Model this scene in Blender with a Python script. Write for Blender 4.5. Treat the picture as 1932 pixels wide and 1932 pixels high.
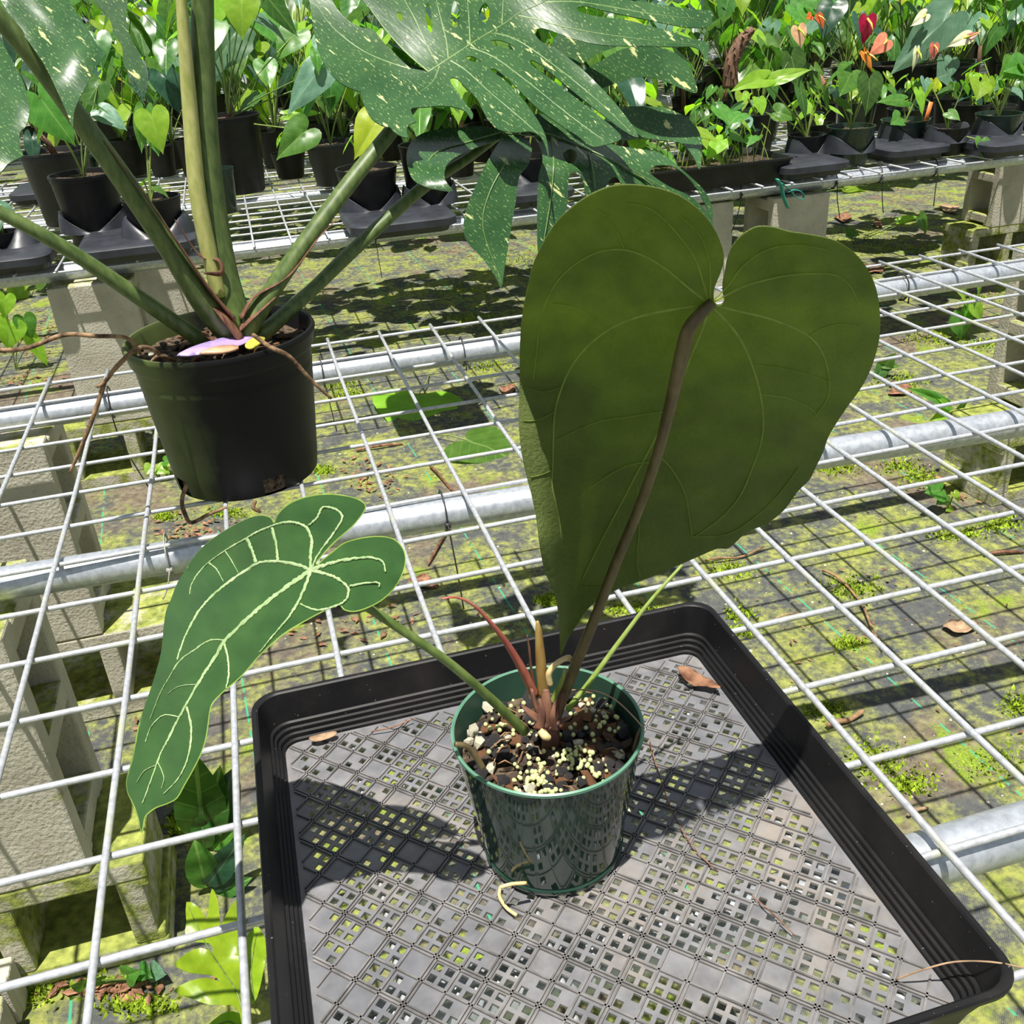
import bpy, math, random
from mathutils import Vector, Matrix, noise
from mathutils.geometry import delaunay_2d_cdt
random.seed(7)
R = random.Random(11)
for o in list(bpy.data.objects): bpy.data.objects.remove(o)
scene = bpy.context.scene
COL = scene.collection

# ------------------------------------------------------------------ camera
CF = 1818.87
CR = Vector((.96092277, -.2705569, -.05853548)); CU = Vector((.17926076, .44707064, .87635234)); CW = Vector((.21093368, .85260003, -.47810059))
CP = Vector((-.1085369, -1.80711, .5745285))
cam = bpy.data.cameras.new('camera'); camo = bpy.data.objects.new('camera', cam); COL.objects.link(camo)
cam.sensor_width = 36; cam.sensor_fit = 'HORIZONTAL'; cam.lens = 36 * CF / 1932
cam.clip_start = .02; cam.clip_end = 100
m = Matrix((CR, CU, -CW)).transposed().to_4x4(); m.translation = CP
camo.matrix_world = m
scene.camera = camo
# ------------------------------------------------------------------ light
SUN_DIR = Vector((.12, .22, -1)).normalized()
world = bpy.data.worlds.new('world'); scene.world = world; world.use_nodes = True
bg = world.node_tree.nodes['Background']; bg.inputs['Color'].default_value = (.80, .90, 1.0, 1); bg.inputs['Strength'].default_value = .38
sun = bpy.data.lights.new('sun', 'SUN'); suno = bpy.data.objects.new('sun', sun); COL.objects.link(suno)
sun.energy = 6.8; sun.angle = math.radians(.6); sun.color = (1, .955, .87)
suno.rotation_euler = SUN_DIR.to_track_quat('-Z', 'Y').to_euler(); suno.location = (0, 0, 6)
vs = scene.view_settings
vs.view_transform = 'Standard'; vs.look = 'None'; vs.gamma = 1; vs.use_curve_mapping = False; vs.exposure = .22

GZ = -.63                                   # ground level below the bench top

def ray(x, y): return CW + CR * ((x - 966) / CF) - CU * ((y - 966) / CF)
def onz(x, y, z):
    d = ray(x, y); return CP + d * ((z - CP.z) / d.z)
def ony(x, y, Y):
    d = ray(x, y); return CP + d * ((Y - CP.y) / d.y)

# ------------------------------------------------------------------ helpers
class MB:
    def __init__(s): s.v = []; s.f = []; s.uv = None
    def add(s, vs, fs):
        n = len(s.v); s.v += [tuple(v) for v in vs]; s.f += [tuple(i + n for i in f) for f in fs]; return s
    def box(s, c, d, rot=None):
        c = Vector(c); vs = []
        for x in (-.5, .5):
            for y in (-.5, .5):
                for z in (-.5, .5):
                    p = Vector((x * d[0], y * d[1], z * d[2]))
                    if rot is not None: p = rot @ p
                    vs.append(c + p)
        return s.add(vs, [(0, 1, 3, 2), (4, 6, 7, 5), (0, 4, 5, 1), (2, 3, 7, 6), (0, 2, 6, 4), (1, 5, 7, 3)])
    def tube(s, pts, rad, n=8, cap=True, flat=1.0, up=None):
        pts = [Vector(p) for p in pts]
        if not isinstance(rad, (list, tuple)): rad = [rad] * len(pts)
        vs = []; fs = []
        u = None
        for i, p in enumerate(pts):
            t = (pts[min(i + 1, len(pts) - 1)] - pts[max(i - 1, 0)])
            t = t.normalized() if t.length > 1e-9 else Vector((0, 0, 1))
            if u is None:
                a = up or (Vector((0, 0, 1)) if abs(t.z) < .9 else Vector((1, 0, 0)))
                u = (a - t * a.dot(t)).normalized()
            else: u = (u - t * u.dot(t)).normalized()
            w = t.cross(u)
            for k in range(n):
                a = 2 * math.pi * k / n
                vs.append(p + (w * math.cos(a) + u * math.sin(a) * flat) * rad[i])
        for i in range(len(pts) - 1):
            for k in range(n):
                a, b = i * n + k, i * n + (k + 1) % n
                fs.append((a, b, b + n, a + n))
        if cap:
            fs.append(tuple(range(n - 1, -1, -1))); e = (len(pts) - 1) * n; fs.append(tuple(range(e, e + n)))
        return s.add(vs, fs)
    def lathe(s, prof, n=32, c=(0, 0, 0), skip=None, wob=0):
        vs = []; fs = []
        for j, (r, z) in enumerate(prof):
            for k in range(n):
                a = 2 * math.pi * k / n
                rr = r * (1 + wob * math.sin(2 * a + 1))
                vs.append((c[0] + rr * math.cos(a), c[1] + rr * math.sin(a), c[2] + z))
        for j in range(len(prof) - 1):
            for k in range(n):
                if skip and skip(j, k): continue
                a, b = j * n + k, j * n + (k + 1) % n
                fs.append((a, b, b + n, a + n))
        return s.add(vs, fs)
    def disc(s, r, z, n=24, c=(0, 0), bump=0, rings=3):
        vs = [(c[0], c[1], z)]; fs = []
        for j in range(1, rings + 1):
            for k in range(n):
                a = 2 * math.pi * k / n; q = r * j / rings
                vs.append((c[0] + q * math.cos(a), c[1] + q * math.sin(a), z + R.uniform(-bump, bump)))
        for k in range(n): fs.append((0, 1 + k, 1 + (k + 1) % n))
        for j in range(rings - 1):
            for k in range(n):
                a, b = 1 + j * n + k, 1 + j * n + (k + 1) % n
                fs.append((a, a + n, b + n, b))
        return s.add(vs, fs)
    def mesh(s, name, mat, smooth=True, uv=None):
        me = bpy.data.meshes.new(name); me.from_pydata(s.v, [], s.f); me.update()
        if smooth: me.polygons.foreach_set('use_smooth', [True] * len(me.polygons))
        if mat: me.materials.append(mat)
        if uv is not None:
            l = me.uv_layers.new(name='UVMap')
            for lp in me.loops: l.data[lp.index].uv = uv[lp.vertex_index]
        return me
    def build(s, name, mat, parent=None, smooth=True, uv=None, auto=None):
        o = obj(name, s.mesh(name, mat, smooth, uv), parent)
        if auto: sharpen(o.data, auto)
        return o
def sharpen(me, deg):
    import bmesh
    bm = bmesh.new(); bm.from_mesh(me); bmesh.ops.recalc_face_normals(bm, faces=bm.faces)
    for e in bm.edges:
        if len(e.link_faces) == 2 and e.calc_face_angle(0) > math.radians(deg): e.smooth = False
    bm.to_mesh(me); bm.free()
def obj(name, me, parent=None):
    o = bpy.data.objects.new(name, me); COL.objects.link(o)
    if parent: o.parent = parent
    return o
def thing(name, label, cat, loc=(0, 0, 0), group=None, rz=0):
    o = bpy.data.objects.new(name, None); COL.objects.link(o); o.location = loc; o.rotation_euler = (0, 0, rz)
    o.empty_display_size = .02
    return tag(o, label, cat, group)
def tag(o, label=None, cat=None, group=None, kind=None):
    if label: o['label'] = label
    if cat: o['category'] = cat
    if group: o['group'] = group
    if kind: o['kind'] = kind
    return o
def rel(o, pts): return [Vector(p) - o.location for p in pts]
def catmull(pts, per=4, closed=False):
    n = len(pts); out = []
    rng = range(n) if closed else range(n - 1)
    for i in rng:
        if closed: p0, p1, p2, p3 = pts[(i - 1) % n], pts[i], pts[(i + 1) % n], pts[(i + 2) % n]
        else: p0, p1, p2, p3 = pts[max(i - 1, 0)], pts[i], pts[i + 1], pts[min(i + 2, n - 1)]
        for k in range(per):
            t = k / per
            out.append(tuple(.5 * (2 * b + (c - a) * t + (2 * a - 5 * b + 4 * c - d) * t * t + (-a + 3 * b - 3 * c + d) * t ** 3) for a, b, c, d in zip(p0, p1, p2, p3)))
    if not closed: out.append(tuple(pts[-1]))
    return out
def inpoly(x, y, P):
    c = False; j = len(P) - 1
    for i in range(len(P)):
        if (P[i][1] > y) != (P[j][1] > y) and x < (P[j][0] - P[i][0]) * (y - P[i][1]) / (P[j][1] - P[i][1]) + P[i][0]: c = not c
        j = i
    return c
def fill(outs, holes=(), step=20):
    """triangulate outlines minus holes with interior points -> verts2d, tris"""
    V = []; E = []
    for P in list(outs) + list(holes):
        n = len(V); V += [Vector((p[0], p[1])) for p in P]; E += [(n + i, n + (i + 1) % len(P)) for i in range(len(P))]
    xs = [v.x for v in V]; ys = [v.y for v in V]
    y = min(ys) + step * .5; r = 0
    while y < max(ys):
        x = min(xs) + step * (.25 + .5 * (r % 2))
        while x < max(xs):
            if any(inpoly(x, y, P) for P in outs) and not any(inpoly(x, y, P) for P in holes): V.append(Vector((x, y)))
            x += step
        y += step; r += 1
    ov, oe, of, *_ = delaunay_2d_cdt(V, E, [], 0, 1e-5)
    tris = []
    for f in of:
        cx = sum(ov[i].x for i in f) / 3; cy = sum(ov[i].y for i in f) / 3
        if any(inpoly(cx, cy, P) for P in outs) and not any(inpoly(cx, cy, P) for P in holes): tris.append(tuple(f))
    return ov, tris
def blade(name, outs, depth, mat, parent, holes=(), step=16, thick=.001, uvs=.01, per=4):
    """a leaf blade: outline unprojected onto a curved surface depth(px,py) -> world Y"""
    outs = [catmull(P, per, True) for P in outs]; holes = [catmull(P, per, True) for P in holes]
    v, t = fill(outs, holes, step)
    mb = MB(); off = parent.location if parent else Vector()
    mb.add([ony(p.x, p.y, depth(p.x, p.y)) - off for p in v], [tuple(reversed(f)) for f in t])
    o = mb.build(name, mat, parent, uv=[(p.x * uvs, p.y * uvs) for p in v])
    if thick:
        md = o.modifiers.new('thick', 'SOLIDIFY'); md.thickness = thick; md.offset = 0
        es = o.modifiers.new('split', 'EDGE_SPLIT'); es.split_angle = math.radians(50)
    return o
def ribbon(pts, w0, w1, depth, lift, mb, off, per=5, rough=0, edge=.0006):
    """a raised vein following a blade surface, given in image outline coordinates"""
    P = catmull(pts, per); n = len(P)
    L = []
    for i, p in enumerate(P):
        a, b = P[max(i - 1, 0)], P[min(i + 1, n - 1)]
        dx, dy = b[0] - a[0], b[1] - a[1]; l = math.hypot(dx, dy) or 1
        t = i / (n - 1); w = (w0 + (w1 - w0) * t)
        wl = w * (1 + rough * R.uniform(-1, 1)); wr = w * (1 + rough * R.uniform(-1, 1))
        nx, ny = -dy / l, dx / l
        L.append(((p[0] + nx * wl, p[1] + ny * wl), p, (p[0] - nx * wr, p[1] - ny * wr)))
    vs = []; fs = []
    for a, c, b in L:
        vs.append(ony(*a, depth(*a) - edge) - off); vs.append(ony(*c, depth(*c) - lift) - off); vs.append(ony(*b, depth(*b) - edge) - off)
    for i in range(n - 1):
        k = 3 * i
        fs += [(k, k + 1, k + 4, k + 3), (k + 1, k + 2, k + 5, k + 4)]
    mb.add(vs, fs)

# ------------------------------------------------------------------ materials
def new_mat(name):
    mt = bpy.data.materials.new(name); mt.use_nodes = True
    nt = mt.node_tree; p = nt.nodes['Principled BSDF']
    return mt, nt, p
def nd(nt, typ, **kw):
    n = nt.nodes.new(typ)
    for k, v in kw.items():
        if k.startswith('_'): setattr(n, k[1:], v)
        else:
            key = int(k[1:]) if k[0] == 'i' and k[1:].isdigit() else k.replace('__', ' ')
            if isinstance(v, bpy.types.NodeSocket): nt.links.new(v, n.inputs[key])
            else: n.inputs[key].default_value = v
    return n
def c4(c): return (c[0], c[1], c[2], 1)
def ramp(nt, fac, stops):
    r = nt.nodes.new('ShaderNodeValToRGB'); nt.links.new(fac, r.inputs[0])
    e = r.color_ramp.elements
    while len(e) < len(stops): e.new(.5)
    for i, (p, c) in enumerate(stops):
        e[i].position = p; e[i].color = c4(c) if isinstance(c, (tuple, list)) else (c, c, c, 1)
    return r.outputs[0]
def mix(nt, fac, a, b, mode='MIX'):
    n = nt.nodes.new('ShaderNodeMix'); n.data_type = 'RGBA'; n.blend_type = mode
    for k, v in ((0, fac), (6, a), (7, b)):
        if isinstance(v, bpy.types.NodeSocket): nt.links.new(v, n.inputs[k])
        else: n.inputs[k].default_value = c4(v) if isinstance(v, (tuple, list)) else v
    return n.outputs[2]
def math_(nt, op, a, b=0.0, c=None, clamp=False):
    n = nt.nodes.new('ShaderNodeMath'); n.operation = op; n.use_clamp = clamp
    for k, v in ((0, a), (1, b), (2, c)):
        if v is None: continue
        if isinstance(v, bpy.types.NodeSocket): nt.links.new(v, n.inputs[k])
        else: n.inputs[k].default_value = v
    return n.outputs[0]
def coords(nt, kind='Object'): return nt.nodes.new('ShaderNodeTexCoord').outputs[kind]
def world_pos(nt): return nt.nodes.new('ShaderNodeNewGeometry').outputs['Position']
def noise_(nt, vec, scale, detail=4, rough=.55, dist=0):
    return nd(nt, 'ShaderNodeTexNoise', Vector=vec, Scale=scale, Detail=detail, Roughness=rough, Distortion=dist).outputs[0]
def bump(nt, p, h, strength=.3, dist=.002):
    b = nd(nt, 'ShaderNodeBump', Height=h, Strength=strength, Distance=dist); nt.links.new(b.outputs[0], p.inputs['Normal'])
def plain(name, col, rough=.5, metal=0, spec=.5, var=.15, scale=60, col2=None, bmp=0):
    mt, nt, p = new_mat(name); v = coords(nt)
    n = noise_(nt, v, scale)
    a = tuple(x * (1 - var) for x in col); b = col2 or tuple(min(1, x * (1 + var)) for x in col)
    nt.links.new(ramp(nt, n, [(.35, a), (.68, b)]), p.inputs['Base Color'])
    p.inputs['Roughness'].default_value = rough; p.inputs['Metallic'].default_value = metal; p.inputs['Specular IOR Level'].default_value = spec
    if bmp: bump(nt, p, n, bmp)
    return mt
def translucify(nt, p, colsock, amount, tint=(1.5, 1.7, .5), gloss=None):
    out = nt.nodes['Material Output']
    tr = nt.nodes.new('ShaderNodeBsdfTranslucent')
    nt.links.new(mix(nt, 1.0, colsock, tint, 'MULTIPLY'), tr.inputs['Color'])
    ms = nt.nodes.new('ShaderNodeMixShader'); ms.inputs[0].default_value = amount
    nt.links.new(p.outputs[0], ms.inputs[1]); nt.links.new(tr.outputs[0], ms.inputs[2]); nt.links.new(ms.outputs[0], out.inputs[0])
def leaf_mat(name, col, col2, rough=.35, trans=.35, vein=(.42, .58, .2), vamt=.32, tint=(1.7, 1.9, .5)):
    """generic leaf: blade coordinates in UV (x across, y along), midrib and arching veins"""
    mt, nt, p = new_mat(name)
    uv = coords(nt, 'UV'); sx = nt.nodes.new('ShaderNodeSeparateXYZ'); nt.links.new(uv, sx.inputs[0])
    ax = math_(nt, 'ABSOLUTE', sx.outputs[0])
    base = ramp(nt, noise_(nt, uv, 5, 3), [(.3, col), (.7, col2)])
    oi = nt.nodes.new('ShaderNodeObjectInfo')
    hs = nd(nt, 'ShaderNodeHueSaturation', Color=base, Hue=math_(nt, 'MULTIPLY_ADD', oi.outputs['Random'], .035, .4825), Value=math_(nt, 'MULTIPLY_ADD', oi.outputs['Random'], .5, .75)).outputs[0]
    mid = math_(nt, 'LESS_THAN', ax, .014)
    q = math_(nt, 'FRACT', math_(nt, 'MULTIPLY', math_(nt, 'SUBTRACT', sx.outputs[1], math_(nt, 'MULTIPLY', math_(nt, 'POWER', ax, .8), .75)), 5.5))
    lat = math_(nt, 'LESS_THAN', q, .06)
    v = math_(nt, 'MULTIPLY', math_(nt, 'MAXIMUM', mid, math_(nt, 'MULTIPLY', lat, .6)), vamt)
    colr = mix(nt, v, hs, vein)
    nt.links.new(colr, p.inputs['Base Color']); p.inputs['Roughness'].default_value = rough; p.inputs['Specular IOR Level'].default_value = .5
    bump(nt, p, math_(nt, 'MULTIPLY', lat, -1), .25, .002)
    translucify(nt, p, colr, trans, tint)
    return mt

MT = {}
# galvanised steel
mt, nt, p = new_mat('galvanised_steel'); v = world_pos(nt)
n1 = noise_(nt, v, 18, 4); n2 = noise_(nt, v, 160, 3)
a = ramp(nt, n2, [(.3, (.38, .395, .43)), (.7, (.58, .60, .64))])
b = mix(nt, ramp(nt, n1, [(.56, 0.), (.72, .75)]), a, (.52, .54, .34))
nt.links.new(b, p.inputs['Base Color']); p.inputs['Metallic'].default_value = .35; p.inputs['Roughness'].default_value = .42
bump(nt, p, n2, .25, .0006); MT['wire'] = mt
mt, nt, p = new_mat('galvanised_pipe'); v = world_pos(nt)
n1 = noise_(nt, v, 7, 4); n2 = noise_(nt, v, 120, 4)
a = ramp(nt, n2, [(.3, (.40, .43, .48)), (.7, (.62, .66, .72))])
b = mix(nt, ramp(nt, n1, [(.6, 0.), (.8, .5)]), a, (.5, .46, .36))
nt.links.new(b, p.inputs['Base Color']); p.inputs['Metallic'].default_value = .6; p.inputs['Roughness'].default_value = .38; MT['pipe'] = mt
MT['black'] = plain('black_plastic', (.010, .010, .011), .45, spec=.35, var=.3, scale=30)
MT['black_soft'] = plain('soft_black_plastic', (.016, .017, .018), .5, var=.3, scale=40)
MT['grey_tray'] = plain('grey_black_plastic', (.028, .031, .04), .42, var=.3, scale=20)
MT['dkgreen'] = plain('dark_green_plastic', (.016, .035, .024), .25, var=.2, scale=20)
# tray wall: black with dust
mt, nt, p = new_mat('tray_plastic'); v = coords(nt)
dn = noise_(nt, v, 14, 5, .6); ds = noise_(nt, v, 300, 2)
c = mix(nt, ramp(nt, dn, [(.48, 0.), (.8, .35)]), (.008, .008, .009), (.05, .044, .04))
c = mix(nt, ramp(nt, ds, [(.72, 0.), (.76, .6)]), c, (.2, .19, .17))
nt.links.new(c, p.inputs['Base Color']); p.inputs['Roughness'].default_value = .42; p.inputs['Specular IOR Level'].default_value = .25; MT['tray'] = mt
mt, nt, p = new_mat('tray_floor_plastic'); v = coords(nt)
dn = noise_(nt, v, 9, 5, .65); d2 = noise_(nt, v, 60, 4); d3 = noise_(nt, v, 5, 3)
c = ramp(nt, d2, [(.3, (.12, .12, .128)), (.7, (.21, .21, .222))])
c = mix(nt, ramp(nt, dn, [(.5, 0.), (.72, .75)]), c, (.28, .235, .19))
c = mix(nt, ramp(nt, d3, [(.35, .6), (.55, 0.)]), c, (.10, .105, .125))
nt.links.new(c, p.inputs['Base Color']); nt.links.new(ramp(nt, dn, [(.3, .3), (.7, .55)]), p.inputs['Roughness'])
p.inputs['Specular IOR Level'].default_value = .7; bump(nt, p, d2, .2, .0008); MT['tray_floor'] = mt
MT['tray_rib'] = plain('tray_rib_plastic', (.16, .152, .15), .4, var=.4, scale=50)
# green pot
mt, nt, p = new_mat('green_pot_plastic'); v = coords(nt)
p.inputs['Base Color'].default_value = (.012, .036, .026, 1); p.inputs['Roughness'].default_value = .06; p.inputs['Specular IOR Level'].default_value = .42
nt.links.new(ramp(nt, noise_(nt, v, 40, 3), [(.4, (.010, .032, .022)), (.7, (.018, .046, .032))]), p.inputs['Base Color']); MT['green_pot'] = mt
MT['dkgreen_in'] = plain('inner_pot_plastic', (.022, .06, .04), .5, spec=.3, var=.2, scale=30)
MT['green_rim'] = plain('green_pot_rim', (.10, .24, .16), .35, var=.12, scale=60)
# big nursery pot: black, turning olive green unevenly towards its -x side
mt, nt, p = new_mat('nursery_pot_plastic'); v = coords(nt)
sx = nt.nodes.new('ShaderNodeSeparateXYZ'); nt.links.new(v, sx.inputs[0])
green_mask = ramp(nt, math_(nt, 'MULTIPLY_ADD', sx.outputs[0], -9, math_(nt, 'MULTIPLY_ADD', noise_(nt, v, 16, 4), .7, -.6)), [(.0, 0.), (.55, .9)])
c = mix(nt, green_mask, (.007, .007, .008), (.085, .115, .035))
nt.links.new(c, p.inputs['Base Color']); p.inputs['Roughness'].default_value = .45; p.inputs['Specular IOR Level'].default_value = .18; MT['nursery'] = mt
# concrete
def concrete(name, mossy):
    mt, nt, p = new_mat(name); v = world_pos(nt)
    n1 = noise_(nt, v, 10, 5); n2 = noise_(nt, v, 170, 3); n3 = noise_(nt, v, 22, 5, .65)
    c = ramp(nt, n1, [(.3, (.40, .37, .30)), (.7, (.58, .55, .46))])
    c = mix(nt, ramp(nt, n2, [(.58, 0.), (.72, .45)]), c, (.22, .20, .16))
    ge = nt.nodes.new('ShaderNodeNewGeometry'); s = nt.nodes.new('ShaderNodeSeparateXYZ'); nt.links.new(ge.outputs['Normal'], s.inputs[0])
    up = math_(nt, 'MULTIPLY', math_(nt, 'MAXIMUM', s.outputs[2], 0.), .30)
    hh = math_(nt, 'ADD', n3, math_(nt, 'ADD', up, mossy))
    ms = ramp(nt, hh, [(.60, 0.), (.78, .95)])
    mc = ramp(nt, noise_(nt, v, 60, 4), [(.3, (.10, .13, .02)), (.7, (.36, .40, .08))])
    nt.links.new(mix(nt, ms, c, mc), p.inputs['Base Color']); p.inputs['Roughness'].default_value = .95; p.inputs['Specular IOR Level'].default_value = .15
    bump(nt, p, math_(nt, 'ADD', n2, n3), .7, .0025)
    return mt
MT['conc'] = concrete('concrete', -.02); MT['conc_moss'] = concrete('mossy_concrete', .2); MT['conc_pale'] = concrete('pale_concrete', -.12)
# ground: woven weed mat with algae, moss and dirt
mt, nt, p = new_mat('weed_mat'); v = world_pos(nt)
s = nt.nodes.new('ShaderNodeSeparateXYZ'); nt.links.new(v, s.inputs[0])
n1 = noise_(nt, v, 2.3, 5, .6, .3); n2 = noise_(nt, v, 9, 6, .65); n3 = noise_(nt, v, 55, 5, .7); n4 = noise_(nt, v, 260, 2)
wv = math_(nt, 'MULTIPLY', math_(nt, 'SINE', math_(nt, 'MULTIPLY', s.outputs[0], 1900.)), math_(nt, 'SINE', math_(nt, 'MULTIPLY', s.outputs[1], 1900.)))
mat0 = ramp(nt, n3, [(.3, (.035, .04, .045)), (.7, (.10, .105, .10))])
mat0 = mix(nt, math_(nt, 'MULTIPLY', math_(nt, 'GREATER_THAN', wv, .2), .35), mat0, (.24, .24, .22))
green_mask = ramp(nt, math_(nt, 'ADD', math_(nt, 'MULTIPLY', n2, .62), math_(nt, 'MULTIPLY', n3, .42)), [(.46, 0.), (.60, .85)])
c = mix(nt, green_mask, mat0, ramp(nt, n3, [(.3, (.14, .165, .025)), (.7, (.36, .38, .09))]))
dirt = ramp(nt, n1, [(.55, 0.), (.63, .9)])
c = mix(nt, dirt, c, ramp(nt, n3, [(.3, (.085, .06, .04)), (.72, (.24, .20, .15))]))
moss = ramp(nt, math_(nt, 'ADD', math_(nt, 'MULTIPLY', n2, .8), math_(nt, 'MULTIPLY', n1, .3)), [(.63, 0.), (.7, .9)])
c = mix(nt, moss, c, ramp(nt, n4, [(.3, (.10, .17, .015)), (.7, (.27, .36, .04))]))
c = mix(nt, ramp(nt, n4, [(.74, 0.), (.78, .5)]), c, (.5, .47, .36))
# green warp threads every 0.3 m, slanted a little across the mat
q = math_(nt, 'FRACT', math_(nt, 'MULTIPLY', math_(nt, 'ADD', s.outputs[0], math_(nt, 'MULTIPLY', s.outputs[1], .06)), 3.4))
ln = math_(nt, 'MULTIPLY', math_(nt, 'LESS_THAN', q, .014), math_(nt, 'GREATER_THAN', noise_(nt, v, 30, 2), .47))
c = mix(nt, math_(nt, 'MULTIPLY', ln, .8), c, (.05, .36, .2))
nt.links.new(c, p.inputs['Base Color']); p.inputs['Roughness'].default_value = .9; p.inputs['Specular IOR Level'].default_value = .2
bump(nt, p, math_(nt, 'ADD', n3, math_(nt, 'MULTIPLY', wv, .12)), .6, .004); MT['ground'] = mt
MT['moss'] = plain('moss', (.27, .38, .03), .9, spec=.1, var=.5, scale=90)
MT['soil'] = plain('potting_soil', (.05, .035, .025), .95, spec=.1, var=.6, scale=160, col2=(.16, .12, .08), bmp=.8)
MT['bark'] = plain('bark', (.045, .035, .03), .85, spec=.3, var=.5, scale=120, col2=(.17, .12, .085), bmp=.6)
MT['bark_red'] = plain('reddish_bark', (.13, .055, .03), .85, spec=.2, var=.5, scale=120, col2=(.30, .15, .075), bmp=.6)
MT['cinder'] = plain('black_cinder', (.022, .02, .022), .6, var=.5, scale=150, col2=(.09, .085, .09), bmp=.8)
MT['pumice'] = plain('pumice', (.66, .62, .48), .9, spec=.2, var=.2, scale=120, bmp=.6)
MT['bead'] = plain('fertilizer_bead', (.55, .58, .27), .35, var=.25, scale=300)
MT['dry'] = plain('dry_leaf', (.16, .07, .04), .8, spec=.2, var=.4, scale=60, col2=(.38, .20, .12))
MT['dry_tan'] = plain('tan_leaf', (.36, .24, .15), .8, spec=.2, var=.3, scale=70)
MT['twig'] = plain('twig', (.28, .17, .09), .8, spec=.2, var=.4, scale=100)
MT['root'] = plain('root', (.13, .075, .045), .75, spec=.2, var=.5, scale=90, col2=(.36, .23, .13))
MT['pale_root'] = plain('pale_root', (.60, .46, .22), .6, var=.25, scale=90)
MT['tie'] = plain('cable_tie', (.03, .032, .035), .45, var=.3)
MT['tie_grey'] = plain('weathered_tie', (.3, .3, .27), .6, var=.2)
MT['teal'] = plain('teal_ribbon', (.03, .30, .23), .5, var=.2)
MT['orange_tag'] = plain('orange_tag', (.75, .22, .05), .5, var=.1)
MT['purple'] = plain('lavender_tag', (.42, .30, .62), .4, var=.08)
MT['yellow_tag'] = plain('yellow_tag', (.75, .65, .08), .45, var=.1)
MT['peach_tag'] = plain('peach_tag', (.62, .33, .2), .45, var=.15)
MT['red_hose'] = plain('red_hose', (.35, .04, .05), .5, var=.2)
# stems
def stem_mat(name, a, b, rough=.45, trans=0):
    mt, nt, p = new_mat(name); v = coords(nt)
    mp = nd(nt, 'ShaderNodeMapping', Vector=v, Scale=(3, 3, 1)).outputs[0]
    cc = ramp(nt, noise_(nt, mp, 40, 4), [(.35, a), (.68, b)])
    nt.links.new(cc, p.inputs['Base Color']); p.inputs['Roughness'].default_value = rough
    if trans: translucify(nt, p, cc, trans)
    return mt
MT['petiole'] = stem_mat('petiole_green', (.07, .12, .02), (.17, .24, .06))
MT['petiole_lime'] = stem_mat('petiole_lime', (.22, .32, .05), (.36, .44, .13), trans=.2)
MT['petiole_olive'] = stem_mat('petiole_olive', (.085, .06, .025), (.17, .13, .055))
MT['petiole_dark'] = stem_mat('monstera_petiole', (.05, .09, .018), (.12, .17, .045))
MT['petiole_pale'] = stem_mat('monstera_sheath', (.30, .33, .08), (.48, .47, .18))
MT['stem_brown'] = stem_mat('brown_stem', (.09, .045, .03), (.25, .14, .08), .8)
MT['red_bract'] = stem_mat('red_bract', (.28, .055, .05), (.42, .14, .09), .4)
MT['orange_bud'] = stem_mat('orange_bud', (.33, .17, .045), (.42, .30, .09), .4)
MT['husk'] = stem_mat('brown_husk', (.07, .025, .016), (.22, .10, .055), .7)
# leaves of the far benches
LM = {
 'green': leaf_mat('leaf_green', (.035, .115, .022), (.075, .19, .035), .33, .35),
 'mid': leaf_mat('leaf_mid', (.06, .18, .025), (.12, .27, .045), .35, .4),
 'lime': leaf_mat('leaf_lime', (.20, .40, .025), (.32, .50, .05), .35, .45),
 'yellow': leaf_mat('leaf_yellow', (.34, .43, .02), (.46, .50, .04), .4, .45, vamt=.3),
 'blue': leaf_mat('leaf_blue', (.075, .18, .11), (.15, .27, .18), .38, .25, vein=(.3, .42, .25)),
 'dark': leaf_mat('leaf_dark', (.012, .05, .028), (.03, .085, .045), .3, .2, vein=(.12, .2, .1)),
 'veined': leaf_mat('leaf_veined', (.02, .06, .03), (.035, .09, .045), .35, .2, vein=(.5, .62, .4), vamt=.9),
}
def spathe(name, col, col2, rough=.2, trans=.2):
    return leaf_mat(name, col, col2, rough, trans, vein=col, vamt=.35, tint=(1.3, 1.1, 1.0))
LM['red'] = spathe('spathe_red', (.50, .005, .025), (.62, .012, .04)); LM['peach'] = spathe('spathe_peach', (.75, .36, .2), (.8, .56, .34), .4)
LM['coral'] = spathe('spathe_coral', (.62, .12, .09), (.72, .24, .17), .3); LM['orange'] = spathe('spathe_orange', (.7, .16, .02), (.78, .28, .05), .35)
LM['cream'] = spathe('spathe_cream', (.72, .72, .42), (.8, .76, .55), .4); LM['pink'] = spathe('spathe_pink', (.7, .18, .2), (.75, .4, .38), .4)
MT['spadix'] = plain('spadix', (.72, .45, .1), .5, var=.2, scale=400); MT['spadix_green'] = plain('green_spadix', (.45, .5, .05), .5, var=.2, scale=400)

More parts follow.
